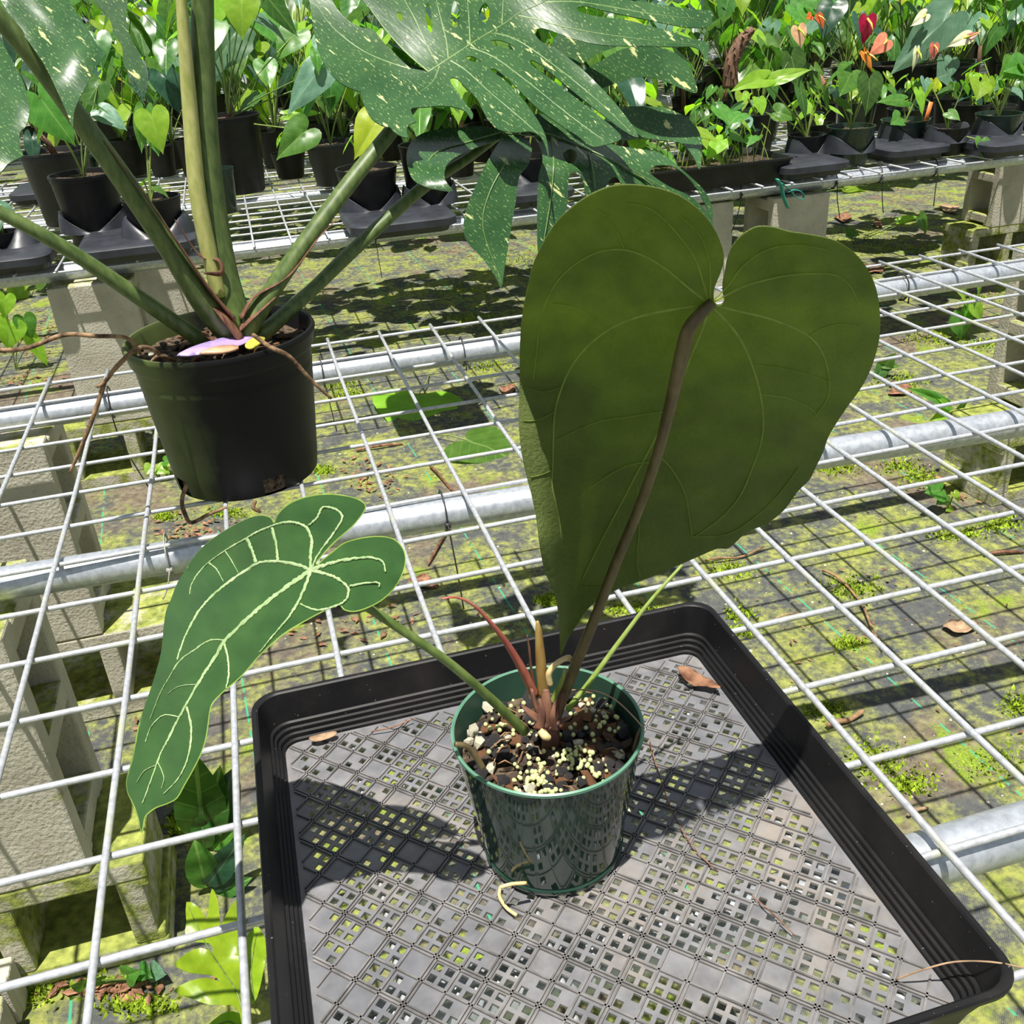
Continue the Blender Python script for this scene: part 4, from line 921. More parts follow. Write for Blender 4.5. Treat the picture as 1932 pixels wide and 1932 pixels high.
def pot_spot(cx, by, wpx, hr):
    """front-bottom pixel and rim width -> centre, radius, height"""
    p = onz(cx, by, .006); dep = (p - CP).dot(CW); r = wpx * dep / CF / 2
    return Vector((p.x, p.y + r * .76, .006)), r, r * 2 * hr
def xplant(name, label, cx, by, wpx, hr, mat, leaves=(), flowers=(), rnd=(4, .1, .2, .10), cols=('green', 'mid'), group=None, trunk=False, seed=0):
    c, r, h = pot_spot(cx, by, wpx, hr); SPOTS.append((c.x, c.y, r))
    root = thing(name, label, 'potted plant', c, group); make_pot(root, r, h, mat)
    rr = random.Random(seed + int(cx)); base = Vector((0, 0, h - .014))
    for jx, jy, tx, ty, w, col, dY in leaves:
        Y = c.y + dY; j = ony(jx, jy, Y); t = ony(tx, ty, Y - .04)
        kind = 'arrow' if w < .62 else 'heart'
        add_leaf(root, base, j - c, t - j, Vector((rr.uniform(-.3, .3), -1.0, .75)), (t - j).length, col, kind, w / (.62 if kind == 'arrow' else .9), .0022, 'petiole_lime' if col in ('lime', 'mid') else 'petiole', rr)
    for jx, jy, tx, ty, w, col, dY in flowers:
        Y = c.y + dY; j = ony(jx, jy, Y); t = ony(tx, ty, Y - .015); s = (t - j).length
        o = add_leaf(root, base, j - c, t - j, Vector((rr.uniform(-.2, .2), -1, .5)), s, col, 'heart', w, .0018, 'petiole', rr, 'spathe')
        e = (t - j).normalized(); nv = Vector((0, -1, .35)).normalized()
        q = j - c + nv * .003; MB().tube([q, q + (e * .3 + nv * .3) * s, q + (e * .62 + nv * .45) * s], [s * .06, s * .055, s * .03], 7).build('spadix', MT['spadix' if col not in ('peach', 'cream') else 'spadix_green'], o).matrix_parent_inverse = o.matrix_basis.inverted()
    n, lo, hi, sz = rnd
    if n: grow(root, h, n, lo, hi, sz, cols, rr, trunk=trunk)
    return root, c, r, h
def shuttle(label, x0, x1, by, depth, pots, group=None):
    depth = .29
    """plant carrier: flanged base with raised collars round its pots (given as pot_spot arguments)"""
    a, b = onz(x0, by, .03), onz(x1, by, .03); cx = (a.x + b.x) / 2; w = b.x - a.x; fy = (a.y + b.y) / 2
    root = thing('plant_carrier_tray', label, 'plant tray', (cx, fy + depth / 2, .0065), group)
    def rr_(hx, hy, r, z, n=5):
        out = []
        for (sx_, sy, a0) in ((1, 1, 0), (-1, 1, 90), (-1, -1, 180), (1, -1, 270)):
            for k in range(n):
                t = math.radians(a0 + 90 * k / (n - 1)); out.append((sx_ * (hx - r) + r * math.cos(t), sy * (hy - r) + r * math.sin(t), z))
        return out
    hx, hy = w / 2, depth / 2
    lp = [rr_(hx * .86, hy * .8, .03, 0), rr_(hx * .9, hy * .86, .03, .020), rr_(hx, hy, .04, .020), rr_(hx, hy, .04, .038), rr_(hx - .004, hy - .004, .037, .041), rr_(hx * .86, hy * .84, .035, .044), rr_(hx * .7, hy * .6, .03, .045), rr_(hx * .05, hy * .05, .004, .045)]
    loft(lp, MB()).build('carrier_base', MT['grey_tray'], root, auto=35)
    for q in pots:
        c, r, h = pot_spot(*q); c = c - root.location; n = 32; V = []; F = []; r2 = r * .93
        room = max(.012, min(.055, hx - abs(c.x) - r2))
        for (dr, f) in ((room, 0), (room * .6, .7), (room * .25, .97), (.003, 1), (.0, .97), (-.004, .2)):
            for k in range(n):
                t = 2 * math.pi * k / n; hh = .040 + min(h * .62, .055) * abs(math.cos(t)) ** 1.2 * f
                V.append((c.x + (r2 + dr) * math.cos(t), c.y + (r2 + dr * .6) * math.sin(t), hh))
        for j in range(5):
            for k in range(n): F.append((j * n + k, j * n + (k + 1) % n, (j + 1) * n + (k + 1) % n, (j + 1) * n + k))
        MB().add(V, F).build('collar', MT['grey_tray'], root)
    return root
shuttle('dark plant carrier tray holding two black pots above the wide sunlit block', 150, 372, 478, .22, ((186, 467, 126, 1.02), (305, 479, 108, .9)))
shuttle('dark carrier tray jutting in beside the thin monstera petiole', -70, 88, 505, .24, ((18, 500, 58, 1.0),))
shuttle('carrier tray with tall collar behind the split leaf lobes', 655, 882, 432, .24, ((710, 428, 116, .88), (822, 416, 100, 1.33)))
shuttle('carrier tray seen between the two hanging monstera lobes', 955, 1105, 375, .2, ((1008, 373, 80, .88),))
shuttle('carrier tray with an empty-fronted collar above the ribboned block', 1456, 1642, 322, .24, ((1532, 316, 70, .8), (1618, 314, 90, .76)))
shuttle('algae-edged carrier tray holding the green pot with an orange tag', 1652, 1838, 290, .24, ((1722, 288, 90, .62), (1800, 294, 76, .65)))
shuttle('carrier tray notched at its front, beyond the orange-tagged pot', 1842, 2010, 282, .24, ((1898, 281, 86, .7),))
shuttle('dusty carrier tray behind the big ribbed black pot', 20, 110, 375, .22, ())
shuttle('carrier tray with a pale rim line under the lime heart-leaved plant', 1800, 2000, 240, .26, ())
X = xplant
X('potted_anthurium', 'anthurium with a thick pale bract in the front carrier tray', 186, 467, 126, 1.02, 'black', [(74, 182, 138, 268, .95, 'mid', -.1), (190, 208, 236, 236, .8, 'blue', .05), (185, 160, 150, 215, .7, 'green', .1)], rnd=(2, .1, .2, .08), cols=('green',))
X('potted_anthurium', 'seedling anthurium with one bright lime heart leaf in the front carrier tray', 305, 479, 108, .9, 'black', [(286, 218, 302, 283, 1.0, 'lime', 0), (272, 215, 262, 280, .55, 'mid', .02)], rnd=(2, .03, .07, .04), cols=('mid',))
X('potted_foliage_plant', 'plant with red-brown stem in a tall ribbed black pot behind the front carrier tray', 132, 428, 125, 1.05, 'black_soft', [(60, 260, 62, 310, .6, 'dark', -.02)], rnd=(6, .15, .3, .12), cols=('green', 'dark', 'mid'), trunk=True)
X('potted_foliage_plant', 'small pot at the edge of the carrier tray under the cream-streaked leaf', 18, 500, 58, 1.0, 'black', rnd=(3, .04, .1, .06), cols=('green', 'blue'))
X('potted_cutting', 'leafless stub with orange fibre in a small dark green pot', 425, 405, 62, 1.3, 'dkgreen', rnd=(0, 0, 0, 0))
X('potted_anthurium', 'tall anthurium with translucent lime leaves in a deep black pot', 458, 368, 118, 1.16, 'black', [(457, 2, 452, 66, 1.15, 'lime', -.05), (408, -14, 392, 60, 1.0, 'lime', 0), (578, 246, 523, 292, .9, 'mid', -.2), (607, 128, 539, 206, .62, 'blue', -.1), (625, 145, 622, 214, .8, 'green', 0), (445, 62, 385, 140, .9, 'blue', .1), (500, -10, 562, 62, .5, 'green', 0), (560, 60, 520, 110, .9, 'mid', .1)], rnd=(4, .2, .4, .12), cols=('blue', 'mid', 'green'), trunk=True)
X('seedling_cell', 'small square black cell of grassy seedlings by the open wire', 552, 338, 64, .7, 'black', [(560, 195, 580, 188, .5, 'lime', 0), (545, 215, 600, 205, .4, 'lime', 0)], rnd=(5, .03, .08, .04), cols=('lime', 'mid'))
X('potted_foliage_plant', 'plant of upright stems in a dark olive pot beside the open wire', 638, 352, 95, .8, 'black_soft', [], rnd=(5, .12, .3, .09), cols=('green', 'blue', 'mid'))
X('potted_anthurium', 'low anthurium with one glossy yellow-green leaf in the collared carrier tray', 710, 428, 116, .88, 'black', [(713, 228, 668, 288, .95, 'yellow', -.03)], rnd=(2, .06, .1, .05), cols=('lime',))
X('potted_foliage_plant', 'deep black pot of stems shaded by the split leaf lobes', 822, 416, 100, 1.33, 'black', rnd=(6, .1, .22, .09), cols=('mid', 'green', 'lime'))
X('potted_foliage_plant', 'dark pot with a bare yellow stem between the hanging monstera lobes', 1008, 373, 80, .88, 'black', rnd=(2, .1, .2, .06), cols=('green',))
X('potted_anthurium', 'thin-stemmed anthurium sunk in the carrier tray above the ribboned block', 1532, 316, 70, .8, 'black', [(1462, 150, 1530, 128, .45, 'lime', -.02), (1440, 150, 1392, 158, .55, 'lime', -.02), (1510, 170, 1525, 222, .4, 'green', .0), (1545, 155, 1570, 205, .4, 'mid', .02), (1465, 212, 1507, 220, .9, 'mid', .05)], [(1556, 160, 1553, 140, .5, 'pink', 0)], rnd=(2, .1, .2, .06), cols=('mid',))
X('potted_anthurium', 'broad leaved anthurium with yellow-green heart leaf in a wide green pot', 1618, 314, 90, .76, 'dkgreen', [(1606, 136, 1588, 178, 1.1, 'mid', 0), (1640, 150, 1641, 212, .85, 'green', -.05), (1585, 190, 1612, 210, .5, 'mid', 0)], rnd=(2, .1, .2, .08), cols=('mid',))
rt_, c_, r_, h_ = X('potted_seedling', 'seedling with an orange plastic tag in a glossy dark green pot', 1722, 288, 90, .62, 'dkgreen', [(1735, 172, 1748, 212, .65, 'lime', 0), (1704, 188, 1668, 184, .45, 'mid', 0), (1698, 222, 1684, 232, .9, 'mid', -.05), (1745, 152, 1752, 178, .9, 'blue', .03)], rnd=(1, .05, .1, .04), cols=('mid',))
p0, p1 = ony(1746, 238, c_.y - .02), ony(1755, 192, c_.y - .02)
MB().box((p0 + p1) / 2 - c_, (.016, .0015, (p1 - p0).length), Matrix.Rotation(.18, 3, 'Y')).build('plant_tag', MT['orange_tag'], rt_)
X('potted_anthurium', 'anthurium trailing one small leaf over the bench edge', 1800, 294, 76, .65, 'black', [(1853, 265, 1857, 295, .9, 'mid', -.1), (1790, 212, 1812, 222, 1.0, 'mid', 0)], rnd=(2, .08, .15, .05), cols=('lime', 'mid'))
X('potted_anthurium', 'anthurium with lime heart leaves and dark stems in a ridged pot in the notched carrier', 1898, 281, 86, .7, 'dkgreen', [(1850, 158, 1848, 182, 1.3, 'lime', 0), (1866, 150, 1866, 190, .7, 'lime', .02), (1912, 125, 1895, 142, 1.2, 'mid', 0), (1930, 122, 1900, 130, .9, 'mid', 0)], rnd=(2, .15, .22, .07), cols=('mid', 'lime'))
X('potted_anthurium', 'big black tub of anthurium with a huge pale blue-green leaf', 1722, 212, 132, .62, 'black', [(1790, 30, 1697, 128, .62, 'blue', -.35), (1797, 112, 1797, 142, 1.0, 'blue', -.4), (1790, 140, 1770, 145, 1.8, 'blue', -.18), (1730, 108, 1690, 122, .5, 'blue', 0), (1715, 10, 1735, 30, .4, 'blue', 0)],
  [(1762, 86, 1761, 114, 1.0, 'coral', -.45), (1826, 70, 1790, 86, .6, 'cream', -.42), (1824, 72, 1852, 58, .5, 'pink', -.42), (1745, 28, 1720, 48, .7, 'cream', -.35), (1730, 95, 1726, 135, .4, 'cream', -.4)], rnd=(5, .2, .35, .11), cols=('green', 'blue', 'mid'))
X('potted_anthurium', 'anthurium carrying glossy red and coral flowers in a black tub', 1640, 212, 96, .7, 'black', [(1570, 60, 1580, 96, .9, 'blue', .1)],
  [(1636, 36, 1634, 82, 1.0, 'red', -.48), (1672, 76, 1645, 100, 1.0, 'coral', -.48), (1632, 100, 1652, 134, .55, 'orange', -.48), (1506, 54, 1513, 90, 1.05, 'peach', -.48), (1544, 30, 1556, 54, .8, 'orange', -.45), (1530, 30, 1522, 34, 1.2, 'orange', -.45)], rnd=(7, .2, .4, .1), cols=('green', 'mid', 'lime'))
X('potted_foliage_plant', 'second black tub crowded behind the orange-tagged pot', 1800, 208, 108, .7, 'black', [(1860, 40, 1862, 60, 1.0, 'lime', 0)], rnd=(8, .2, .4, .1), cols=('mid', 'lime', 'green'))
X('potted_anthurium', 'pot of green heart leaves behind the long seedling tray', 1447, 268, 80, .7, 'dkgreen', [(1430, 230, 1424, 298, .72, 'mid', -.12), (1493, 108, 1512, 172, .95, 'green', .1), (1468, 103, 1482, 140, .5, 'dark', .1), (1400, 178, 1402, 208, .9, 'lime', -.05), (1425, 190, 1438, 205, .9, 'mid', -.05)], rnd=(4, .12, .25, .08), cols=('mid', 'green'))
X('potted_anthurium', 'white-veined dark anthurium beside the shaggy brown trunk', 1425, 190, 90, .8, 'black', [(1425, 90, 1432, 130, .9, 'veined', 0), (1355, 10, 1365, 90, .55, 'green', -.2), (1500, 10, 1530, 55, .5, 'dark', .2), (1450, 20, 1455, 90, .5, 'green', .3)], rnd=(5, .15, .4, .12), cols=('veined', 'dark', 'green'))
X('potted_philodendron', 'shaggy brown-trunked philodendron in a black pot behind the seedling tray', 1385, 215, 100, .8, 'black', [(1352, -5, 1362, 95, .6, 'green', -.2)], rnd=(6, .25, .45, .14), cols=('dark', 'green', 'blue'), trunk=True)
tr = thing('fibrous_trunk', 'thick shaggy brown trunk leaning among the pots', 'trunk', ony(1378, 140, 1.75))
pxtube([(1378, 165, 1.75), (1380, 120, 1.75), (1398, 80, 1.75), (1420, 55, 1.75)], [.03, .026, .024, .012], 'trunk', MT['stem_brown'], tr, n=10)
for k in range(40):
    t = k / 40; c = ony(1378 + 40 * t * t, 160 - 100 * t, 1.74) - tr.location; a = k * 2.4
    d = Vector((math.cos(a), math.sin(a), .6)) * .03
    MB().tube([c, c + d], [.008, .002], 5, flat=.4).build('husk', MT['husk'], tr)
# long seedling tray on the far bench
a, b = onz(1215, 372, .006), onz(1462, 330, .006); sw = b.x - a.x
st = thing('seedling_tray', 'long black seedling tray full of young green plants on the bench edge', 'seedling tray', ((a.x + b.x) / 2, 1.05, .0065))
def rrx(hx, hy, z, r=.015):
    return [(sx_ * (hx - r) + r * math.cos(math.radians(t)), sy * (hy - r) + r * math.sin(math.radians(t)), z) for sx_, sy, t0 in ((1, 1, 0), (-1, 1, 90), (-1, -1, 180), (1, -1, 270)) for t in (t0, t0 + 45, t0 + 90)]
hx = sw / 2
loft([rrx(hx * .94, .11, 0), rrx(hx, .125, .06), rrx(hx + .004, .129, .06), rrx(hx + .004, .129, .066), rrx(hx - .003, .122, .066), rrx(hx * .95, .112, .045), rrx(.01, .01, .045, .002)], MB()).build('tray_shell', MT['black'], st, auto=35)
MB().box((0, 0, .045), (sw * .93, .22, .012)).build('soil', MT['soil'], st)
rr = random.Random(5)
for k in range(52):
    x, y = rr.uniform(-hx * .9, hx * .9), rr.uniform(-.1, .1); bs = Vector((x, y, .05)); a_ = rr.uniform(0, 6.28); L = rr.uniform(.04, .16)
    j = bs + Vector((math.cos(a_) * .03, math.sin(a_) * .03, L)); o_ = Vector((math.cos(a_), math.sin(a_), 0))
    add_leaf(st, bs, j, o_ + Vector((0, 0, -rr.uniform(.1, .9))), Vector((0, -.3, 1)), rr.uniform(.035, .075), rr.choice(('mid', 'lime', 'mid', 'green')), rr.choice(('heart', 'heart', 'arrow')), 1, .0013, 'petiole_lime', rr)
# fillers: ranks of similar potted plants
COLN = {'green': 'deep green', 'mid': 'mid green', 'lime': 'lime green', 'blue': 'blue-green', 'dark': 'dark green', 'veined': 'white-veined', 'yellow': 'yellow-green'}
def rank(x0, x1, y0, y1, step, rr, size, lo, hi, nl, where, group, avoid=None, tall=0):
    y = y0; row = 0
    while y < y1:
        x = x0 + (row % 2) * step * .5
        while x < x1:
            px_, py_ = x + rr.uniform(-.3, .3) * step, y + rr.uniform(-.25, .25) * step
            x += step
            if any(math.hypot(px_ - a, py_ - b) < r + .09 for a, b, r in SPOTS): continue
            if avoid and avoid(px_, py_): continue
            main = rr.choice(PAL + (['yellow'] if rr.random() < .25 else [])); r = rr.choice((.055, .065, .075)); h = r * rr.choice((1.5, 1.8, 2.0))
            pm = rr.choice(('black', 'black', 'black_soft', 'dkgreen')); tk = rr.random() < .25 and hi > .1
            root = thing('potted_foliage_plant', '%splant with %s leaves in a %s pot %s' % ('brown-stemmed ' if tk else '', COLN[main], {'black': 'black', 'black_soft': 'dull black', 'dkgreen': 'dark green'}[pm], where), 'potted plant', (px_, py_, .006), group)
            make_pot(root, r, h, pm, 18)
            grow(root, h, rr.randint(*nl), lo, hi, size, (main, main, main, rr.choice(PAL)), rr, spread=.75, trunk=tk)
        y += step * .9; row += 1
def vis(x, y):
    p = Vector((x, y, 0)) - CP; z = p.dot(CW); return 966 + CF * p.dot(CR) / z, 966 - CF * p.dot(CU) / z
def av2(x, y):
    u, v = vis(x, y); return u < -420 or u > 2320 or (395 < u < 680 and v > 318) or (v > 345 and u < 1200) or (1200 < u < 1480 and v > 265) or (u > 1300 and y < 1.95)
rr = random.Random(21)
rank(-2.1, 4.1, 1.05, 2.55, 0.2, rr, .118, .12, .38, (6, 10), 'on the crowded bench', 'foliage plants filling the crowded bench', av2)
rank(1.2, 4.0, 1.3, 1.95, .19, rr, .055, .03, .08, (4, 7), 'low on the bench', 'low plants filling the crowded bench', lambda x, y: not 1320 < vis(x, y)[0] < 2060)
rank(-3.2, 6.3, 3.4, 5.0, 0.3, rr, .17, .2, .52, (7, 10), 'on the bench beyond', 'foliage plants on the bench beyond', lambda x, y: not -400 < vis(x, y)[0] < 2300)
rank(-4.6, 8.8, 6.0, 7.6, .5, rr, .22, .3, .75, (7, 9), 'on the farthest bench', 'foliage plants on the farthest bench', lambda x, y: not -400 < vis(x, y)[0] < 2300)
# shrubs closing the view
for k in range(13):
    x = -4 + k * 1.15; y = 9.2 + rr.uniform(-.3, .3); H = rr.uniform(1.9, 2.6)
    root = thing('broadleaf_shrub', 'leafy green shrub behind the last bench', 'shrub', (x, y, GZ), 'shrubs behind the last bench')
    MB().tube([(0, 0, 0), (.03, 0, H * .5), (0, .02, H * .85)], [.04, .03, .015], 7).build('stem', MT['stem_brown'], root)
    mb = MB(); uv = []
    me = LEAVES['mid']['heart'][0]
    lv = [v.co.copy() for v in me.vertices]; lf = [tuple(p.vertices) for p in me.polygons]; luv = [(v.x, v.y) for v in lv]
    for q in range(170):
        a = rr.uniform(0, 6.28); el = rr.uniform(-.2, 1); rad = .75 * math.sqrt(max(.05, 1 - (el * .8) ** 2)) * rr.uniform(.5, 1)
        p = Vector((math.cos(a) * rad, math.sin(a) * rad, H * (.42 + .5 * el))); o_ = Vector((math.cos(a), math.sin(a), 0))
        Yv = (o_ + Vector((0, 0, -rr.uniform(.2, 1)))).normalized(); Zv = (o_ * .5 + Vector((0, 0, 1))); Zv = (Zv - Yv * Zv.dot(Yv)).normalized(); Xv = Yv.cross(Zv); s = rr.uniform(.14, .26)
        mb.add([p + (Xv * v.x + Yv * v.y + Zv * v.z) * s for v in lv], lf); uv += luv
    tag(mb.build('foliage', rr.choice((LM['green'], LM['mid'], LM['dark'], LM['lime'])), root, uv=uv), kind='stuff')

# ------------------------------------------------------------------ things on the ground
def flat_leaf(px, py, tx, ty, w, col, label, lift=.012):
    j = onz(px, py, GZ + lift); t = onz(tx, ty, GZ + lift)
    root = thing('fallen_leaf', label, 'fallen leaf', j)
    o = obj('leaf_blade', LEAVES[col]['heart'][1], root); orient(o, Vector((0, 0, .012)), t - j, Vector((.05, -.15, 1)), (t - j).length, w)
    MB().tube([(0, 0, .012), tuple((j - t) * .5 + Vector((.01, 0, .012))), tuple((j - t) * 1.0 + Vector((0, 0, -.004)))], [.002, .002, .0018], 6).build('petiole', MT['petiole_lime'], root)
flat_leaf(885, 838, 972, 858, 1.5, 'mid', 'green heart leaf with its stalk lying on the mat between the pots')
flat_leaf(790, 752, 768, 806, 1.4, 'lime', 'pale lime leaf fallen on the mat behind the green fallen leaf')
flat_leaf(1600, 358, 1670, 348, .5, 'lime', 'narrow lime leaf lying in the aisle past the ribboned block')
def ragged(cx, cy, s, seed, squash=.55):
    q = random.Random(seed); n = 9; a0 = q.uniform(0, 6)
    return [(cx + s * q.uniform(.45, 1.1) * math.cos(a0 + 2 * math.pi * k / n), cy + s * squash * q.uniform(.45, 1.1) * math.sin(a0 + 2 * math.pi * k / n)) for k in range(n)]
DL = [(800, 1103, 32, 'dry', 'red-brown curled dry leaf on the mat behind the red bract'), (1810, 1190, 36, 'dry_tan', 'crumpled tan dry leaf on the mat below a wire crossing'),
      (1698, 737, 30, 'dry', 'brown lobed dry leaf on the mat in line with the right pipe'), (1650, 508, 26, 'dry', 'orange-brown dry leaf under the far edge of the mesh'),
      (960, 742, 22, 'dry', 'small curled brown leaf in the shade beside the big leaf edge'), (1590, 412, 18, 'dry', 'dry leaf scrap in the aisle near the ribboned block'),
      (1655, 425, 16, 'dry', 'second dry leaf scrap in the aisle past the ribboned block'), (1825, 425, 20, 'dry', 'dark red dead leaf at the foot of the mossy far block'),
      (1790, 395, 22, 'dry_tan', 'tan scrap lying on the aisle in front of the mossy far block'), (1672, 562, 14, 'dry', 'brown leaf scrap in the shadow below the far pipe')]
for cx, cy, s, mt_, lab in DL: dryleaf(ragged(cx, cy, s, cx), 'dry_leaf', lab, MT[mt_], GZ, .012)
def twig(pts, label, r=.0025, mat='twig'):
    P = [onz(x, y, GZ + .008) + Vector((0, 0, .004 * math.sin(i))) for i, (x, y) in enumerate(catmull(pts, 4))]
    tag(MB().tube(P, [r] * (len(P) - 1) + [r * .5], 6).build('twig', MT[mat]), label, 'twig')
twig([(1330, 1058), (1390, 1050), (1442, 1034)], 'straight tan twig on the mat under the big leaf')
twig([(1552, 1076), (1600, 1105), (1630, 1150), (1650, 1195), (1665, 1226)], 'long bent tan twig crossing the green moss patch', .003)
twig([(1560, 1370), (1595, 1358), (1630, 1343)], 'short thick twig beside the tray wall', .005)
twig([(812, 880), (845, 915), (868, 945), (850, 990), (808, 1065)], 'brown twig running under the middle pipe', .004, 'husk')
twig([(1460, 1170), (1500, 1155)], 'thin pale sliver near the tray corner', .002, 'dry_tan'); twig([(1712, 1538), (1752, 1522)], 'yellowish sliver on the moss by the front pipe', .003, 'dry_tan')
twig([(1856, 1047), (1932, 1040)], 'reddish stick at the foot of the moss-covered block', .004, 'husk'); twig([(672, 850), (760, 836)], 'red-brown stick near the fallen leaves', .004, 'dry')
# lobed fern under the mesh
fp = onz(462, 1945, GZ)
fern = thing('lobed_fern', 'bright lime lobed fern growing through the mesh beside the tray', 'fern', fp)
def zf(x, y): return (x / 2.64, 1200 + y / 2.64)
FR = [[(1215, 2010), (1195, 1880), (1150, 1838), (1050, 1838), (950, 1805), (865, 1768), (940, 1720), (1030, 1703), (1095, 1722), (1060, 1690), (960, 1680), (900, 1660), (868, 1632), (930, 1580), (1000, 1552), (1062, 1572), (1040, 1530), (930, 1515), (928, 1420), (928, 1325), (985, 1345), (1030, 1410), (1040, 1330), (1056, 1258), (1085, 1320), (1097, 1440), (1110, 1420), (1150, 1345), (1195, 1310), (1212, 1400), (1200, 1500), (1190, 1600), (1205, 1700), (1225, 1800), (1240, 1900), (1250, 2010)],
      [(1240, 1830), (1200, 1650), (1210, 1540), (1245, 1470), (1290, 1450), (1330, 1550), (1310, 1680), (1280, 1800)], [(1020, 1960), (1100, 1885), (1160, 1870), (1215, 1905), (1215, 2010), (1040, 2010)]]
mf = leaf_mat('fern_lime', (.24, .42, .015), (.36, .52, .03), .35, .4, vamt=0)
for k, P in enumerate(FR):
    o = blade('frond', [[zf(*p) for p in P]], lambda x, y, k=k: -1.02 + .0007 * (1900 - y) + .03 * k + .01 * noise.noise(Vector((x * .02, y * .02, 0))), mf, fern, step=12, thick=.0008, per=2)
    mb = MB(); rib = [[(1225, 1990), (1190, 1800), (1120, 1680), (1040, 1560), (980, 1440), (940, 1350)], [(1262, 1810), (1250, 1650), (1280, 1480)], [(1210, 1980), (1150, 1920), (1060, 1945)]][k]
    ribbon([zf(*p) for p in rib], 2.2, .8, lambda x, y, k=k: -1.02 + .0007 * (1900 - y) + .03 * k + .01 * noise.noise(Vector((x * .02, y * .02, 0))), .002, mb, fern.location); mb.build('midrib', MT['petiole'], o)
MB().tube([(0, 0, 0), (-.004, -.01, .03)], [.004, .003], 6).build('stalk', MT['petiole'], fern)
# weeds: (ground px, [(joint px, tip px, width, colour)])
def weed(gx, gy, leaves, name, label, kind=None, group=None):
    b = onz(gx, gy, GZ); root = thing(name, label, 'weed', b, group)
    for jx, jy, tx, ty, w, col in leaves:
        j = ony(jx, jy, b.y - .01); t = ony(tx, ty, b.y - .03)
        add_leaf(root, Vector((0, 0, 0)), j - b, t - j, Vector((.1, -1, .8)), (t - j).length, col, kind or ('arrow' if w < .6 else 'heart'), w if kind else w / (.62 if w < .6 else .9), .0016, 'petiole')
weed(388, 1600, [(385, 1580, 368, 1440, 1.3, 'green'), (392, 1580, 408, 1480, 1.2, 'green'), (396, 1590, 432, 1478, 1.2, 'dark'), (400, 1600, 440, 1572, 1.0, 'mid'), (385, 1600, 378, 1540, 1.2, 'green')], 'strap_leaf_weed', 'dark strap-leaved weed between the mossy block and the tray', 'lance')
weed(395, 1680, [(392, 1670, 445, 1600, 1.2, 'dark'), (390, 1675, 370, 1610, 1.4, 'mid'), (398, 1680, 440, 1655, 1.1, 'dark'), (400, 1690, 470, 1660, 1.1, 'green'), (398, 1695, 440, 1690, 1.3, 'dark')], 'strap_leaf_weed', 'low shaded weed in front of the mossy hollow block', 'lance')
weed(1828, 640, [(1812, 590, 1825, 640, 1.4, 'mid'), (1835, 575, 1862, 605, .9, 'lime'), (1845, 555, 1850, 540, 1.2, 'lime'), (1820, 560, 1812, 545, 1.2, 'lime')], 'broadleaf_weed', 'soft broad-leaved weed behind the mesh near the leaning block')
weed(1675, 708, [(1668, 690, 1690, 668, 1.0, 'mid'), (1665, 695, 1650, 720, .9, 'green'), (1670, 690, 1700, 690, .5, 'mid')], 'broadleaf_weed', 'small weed at the right edge of the big leaf')
weed(1800, 800, [(1775, 760, 1730, 728, .3, 'mid'), (1790, 775, 1780, 748, .4, 'lime'), (1808, 775, 1830, 752, .4, 'mid'), (1785, 780, 1762, 790, .7, 'lime')], 'broadleaf_weed', 'leafy weed behind the middle pipe by the moss-covered block')
weed(1790, 958, [(1785, 935, 1772, 950, 1.0, 'mid'), (1800, 930, 1812, 945, 1.0, 'lime'), (1795, 955, 1790, 962, 1.0, 'lime'), (1775, 925, 1750, 928, 1.0, 'mid')], 'broadleaf_weed', 'tiny weeds at the foot of the moss-covered block')
weed(1755, 845, [(1752, 850, 1775, 858, .8, 'mid'), (1760, 835, 1765, 825, 1.0, 'lime')], 'broadleaf_weed', 'weed leaf peeping over the back of the moss-covered block')
weed(1880, 440, [(1885, 380, 1898, 398, 1.2, 'lime'), (1870, 415, 1858, 420, 1.0, 'lime'), (1905, 385, 1918, 400, 1.0, 'mid')], 'broadleaf_weed', 'seedling weed in front of the dark mossy far block')
weed(1610, 460, [(1600, 440, 1625, 440, .8, 'mid'), (1735, 412, 1755, 440, .9, 'mid'), (1700, 415, 1735, 405, .4, 'lime')], 'broadleaf_weed', 'low weeds on the shaded moss of the aisle')
weed(30, 700, [(20, 610, 10, 660, 1.2, 'lime'), (45, 600, 60, 640, 1.0, 'mid'), (60, 640, 90, 690, .5, 'lime'), (10, 560, 5, 600, 1.0, 'lime')], 'broadleaf_weed', 'bright weeds behind the bench corner left of the wide sunlit block')
weed(60, 560, [(40, 530, 20, 560, 1.0, 'lime'), (70, 535, 90, 520, 1.0, 'mid'), (30, 545, 55, 580, .9, 'lime')], 'broadleaf_weed', 'pale weeds under the crowded bench beside the wide sunlit block')
weed(245, 1330, [(262, 1318, 272, 1316, 1.0, 'mid'), (165, 1338, 168, 1345, 1.0, 'blue')], 'broadleaf_weed', 'two-leaf seedling at the foot of the half hidden lying block')
weed(262, 1850, [(265, 1830, 285, 1845, 1.0, 'green'), (285, 1832, 305, 1840, 1.0, 'blue'), (240, 1840, 255, 1838, 1.0, 'mid'), (160, 1860, 140, 1865, .6, 'mid'), (190, 1850, 165, 1858, .4, 'mid')], 'broadleaf_weed', 'creeping weed in front of the open block core')
weed(300, 905, [(285, 880, 275, 895, 1.3, 'lime'), (300, 882, 318, 890, 1.2, 'lime'), (310, 870, 325, 868, 1.0, 'mid')], 'broadleaf_weed', 'lime weeds just behind the nursery pot')
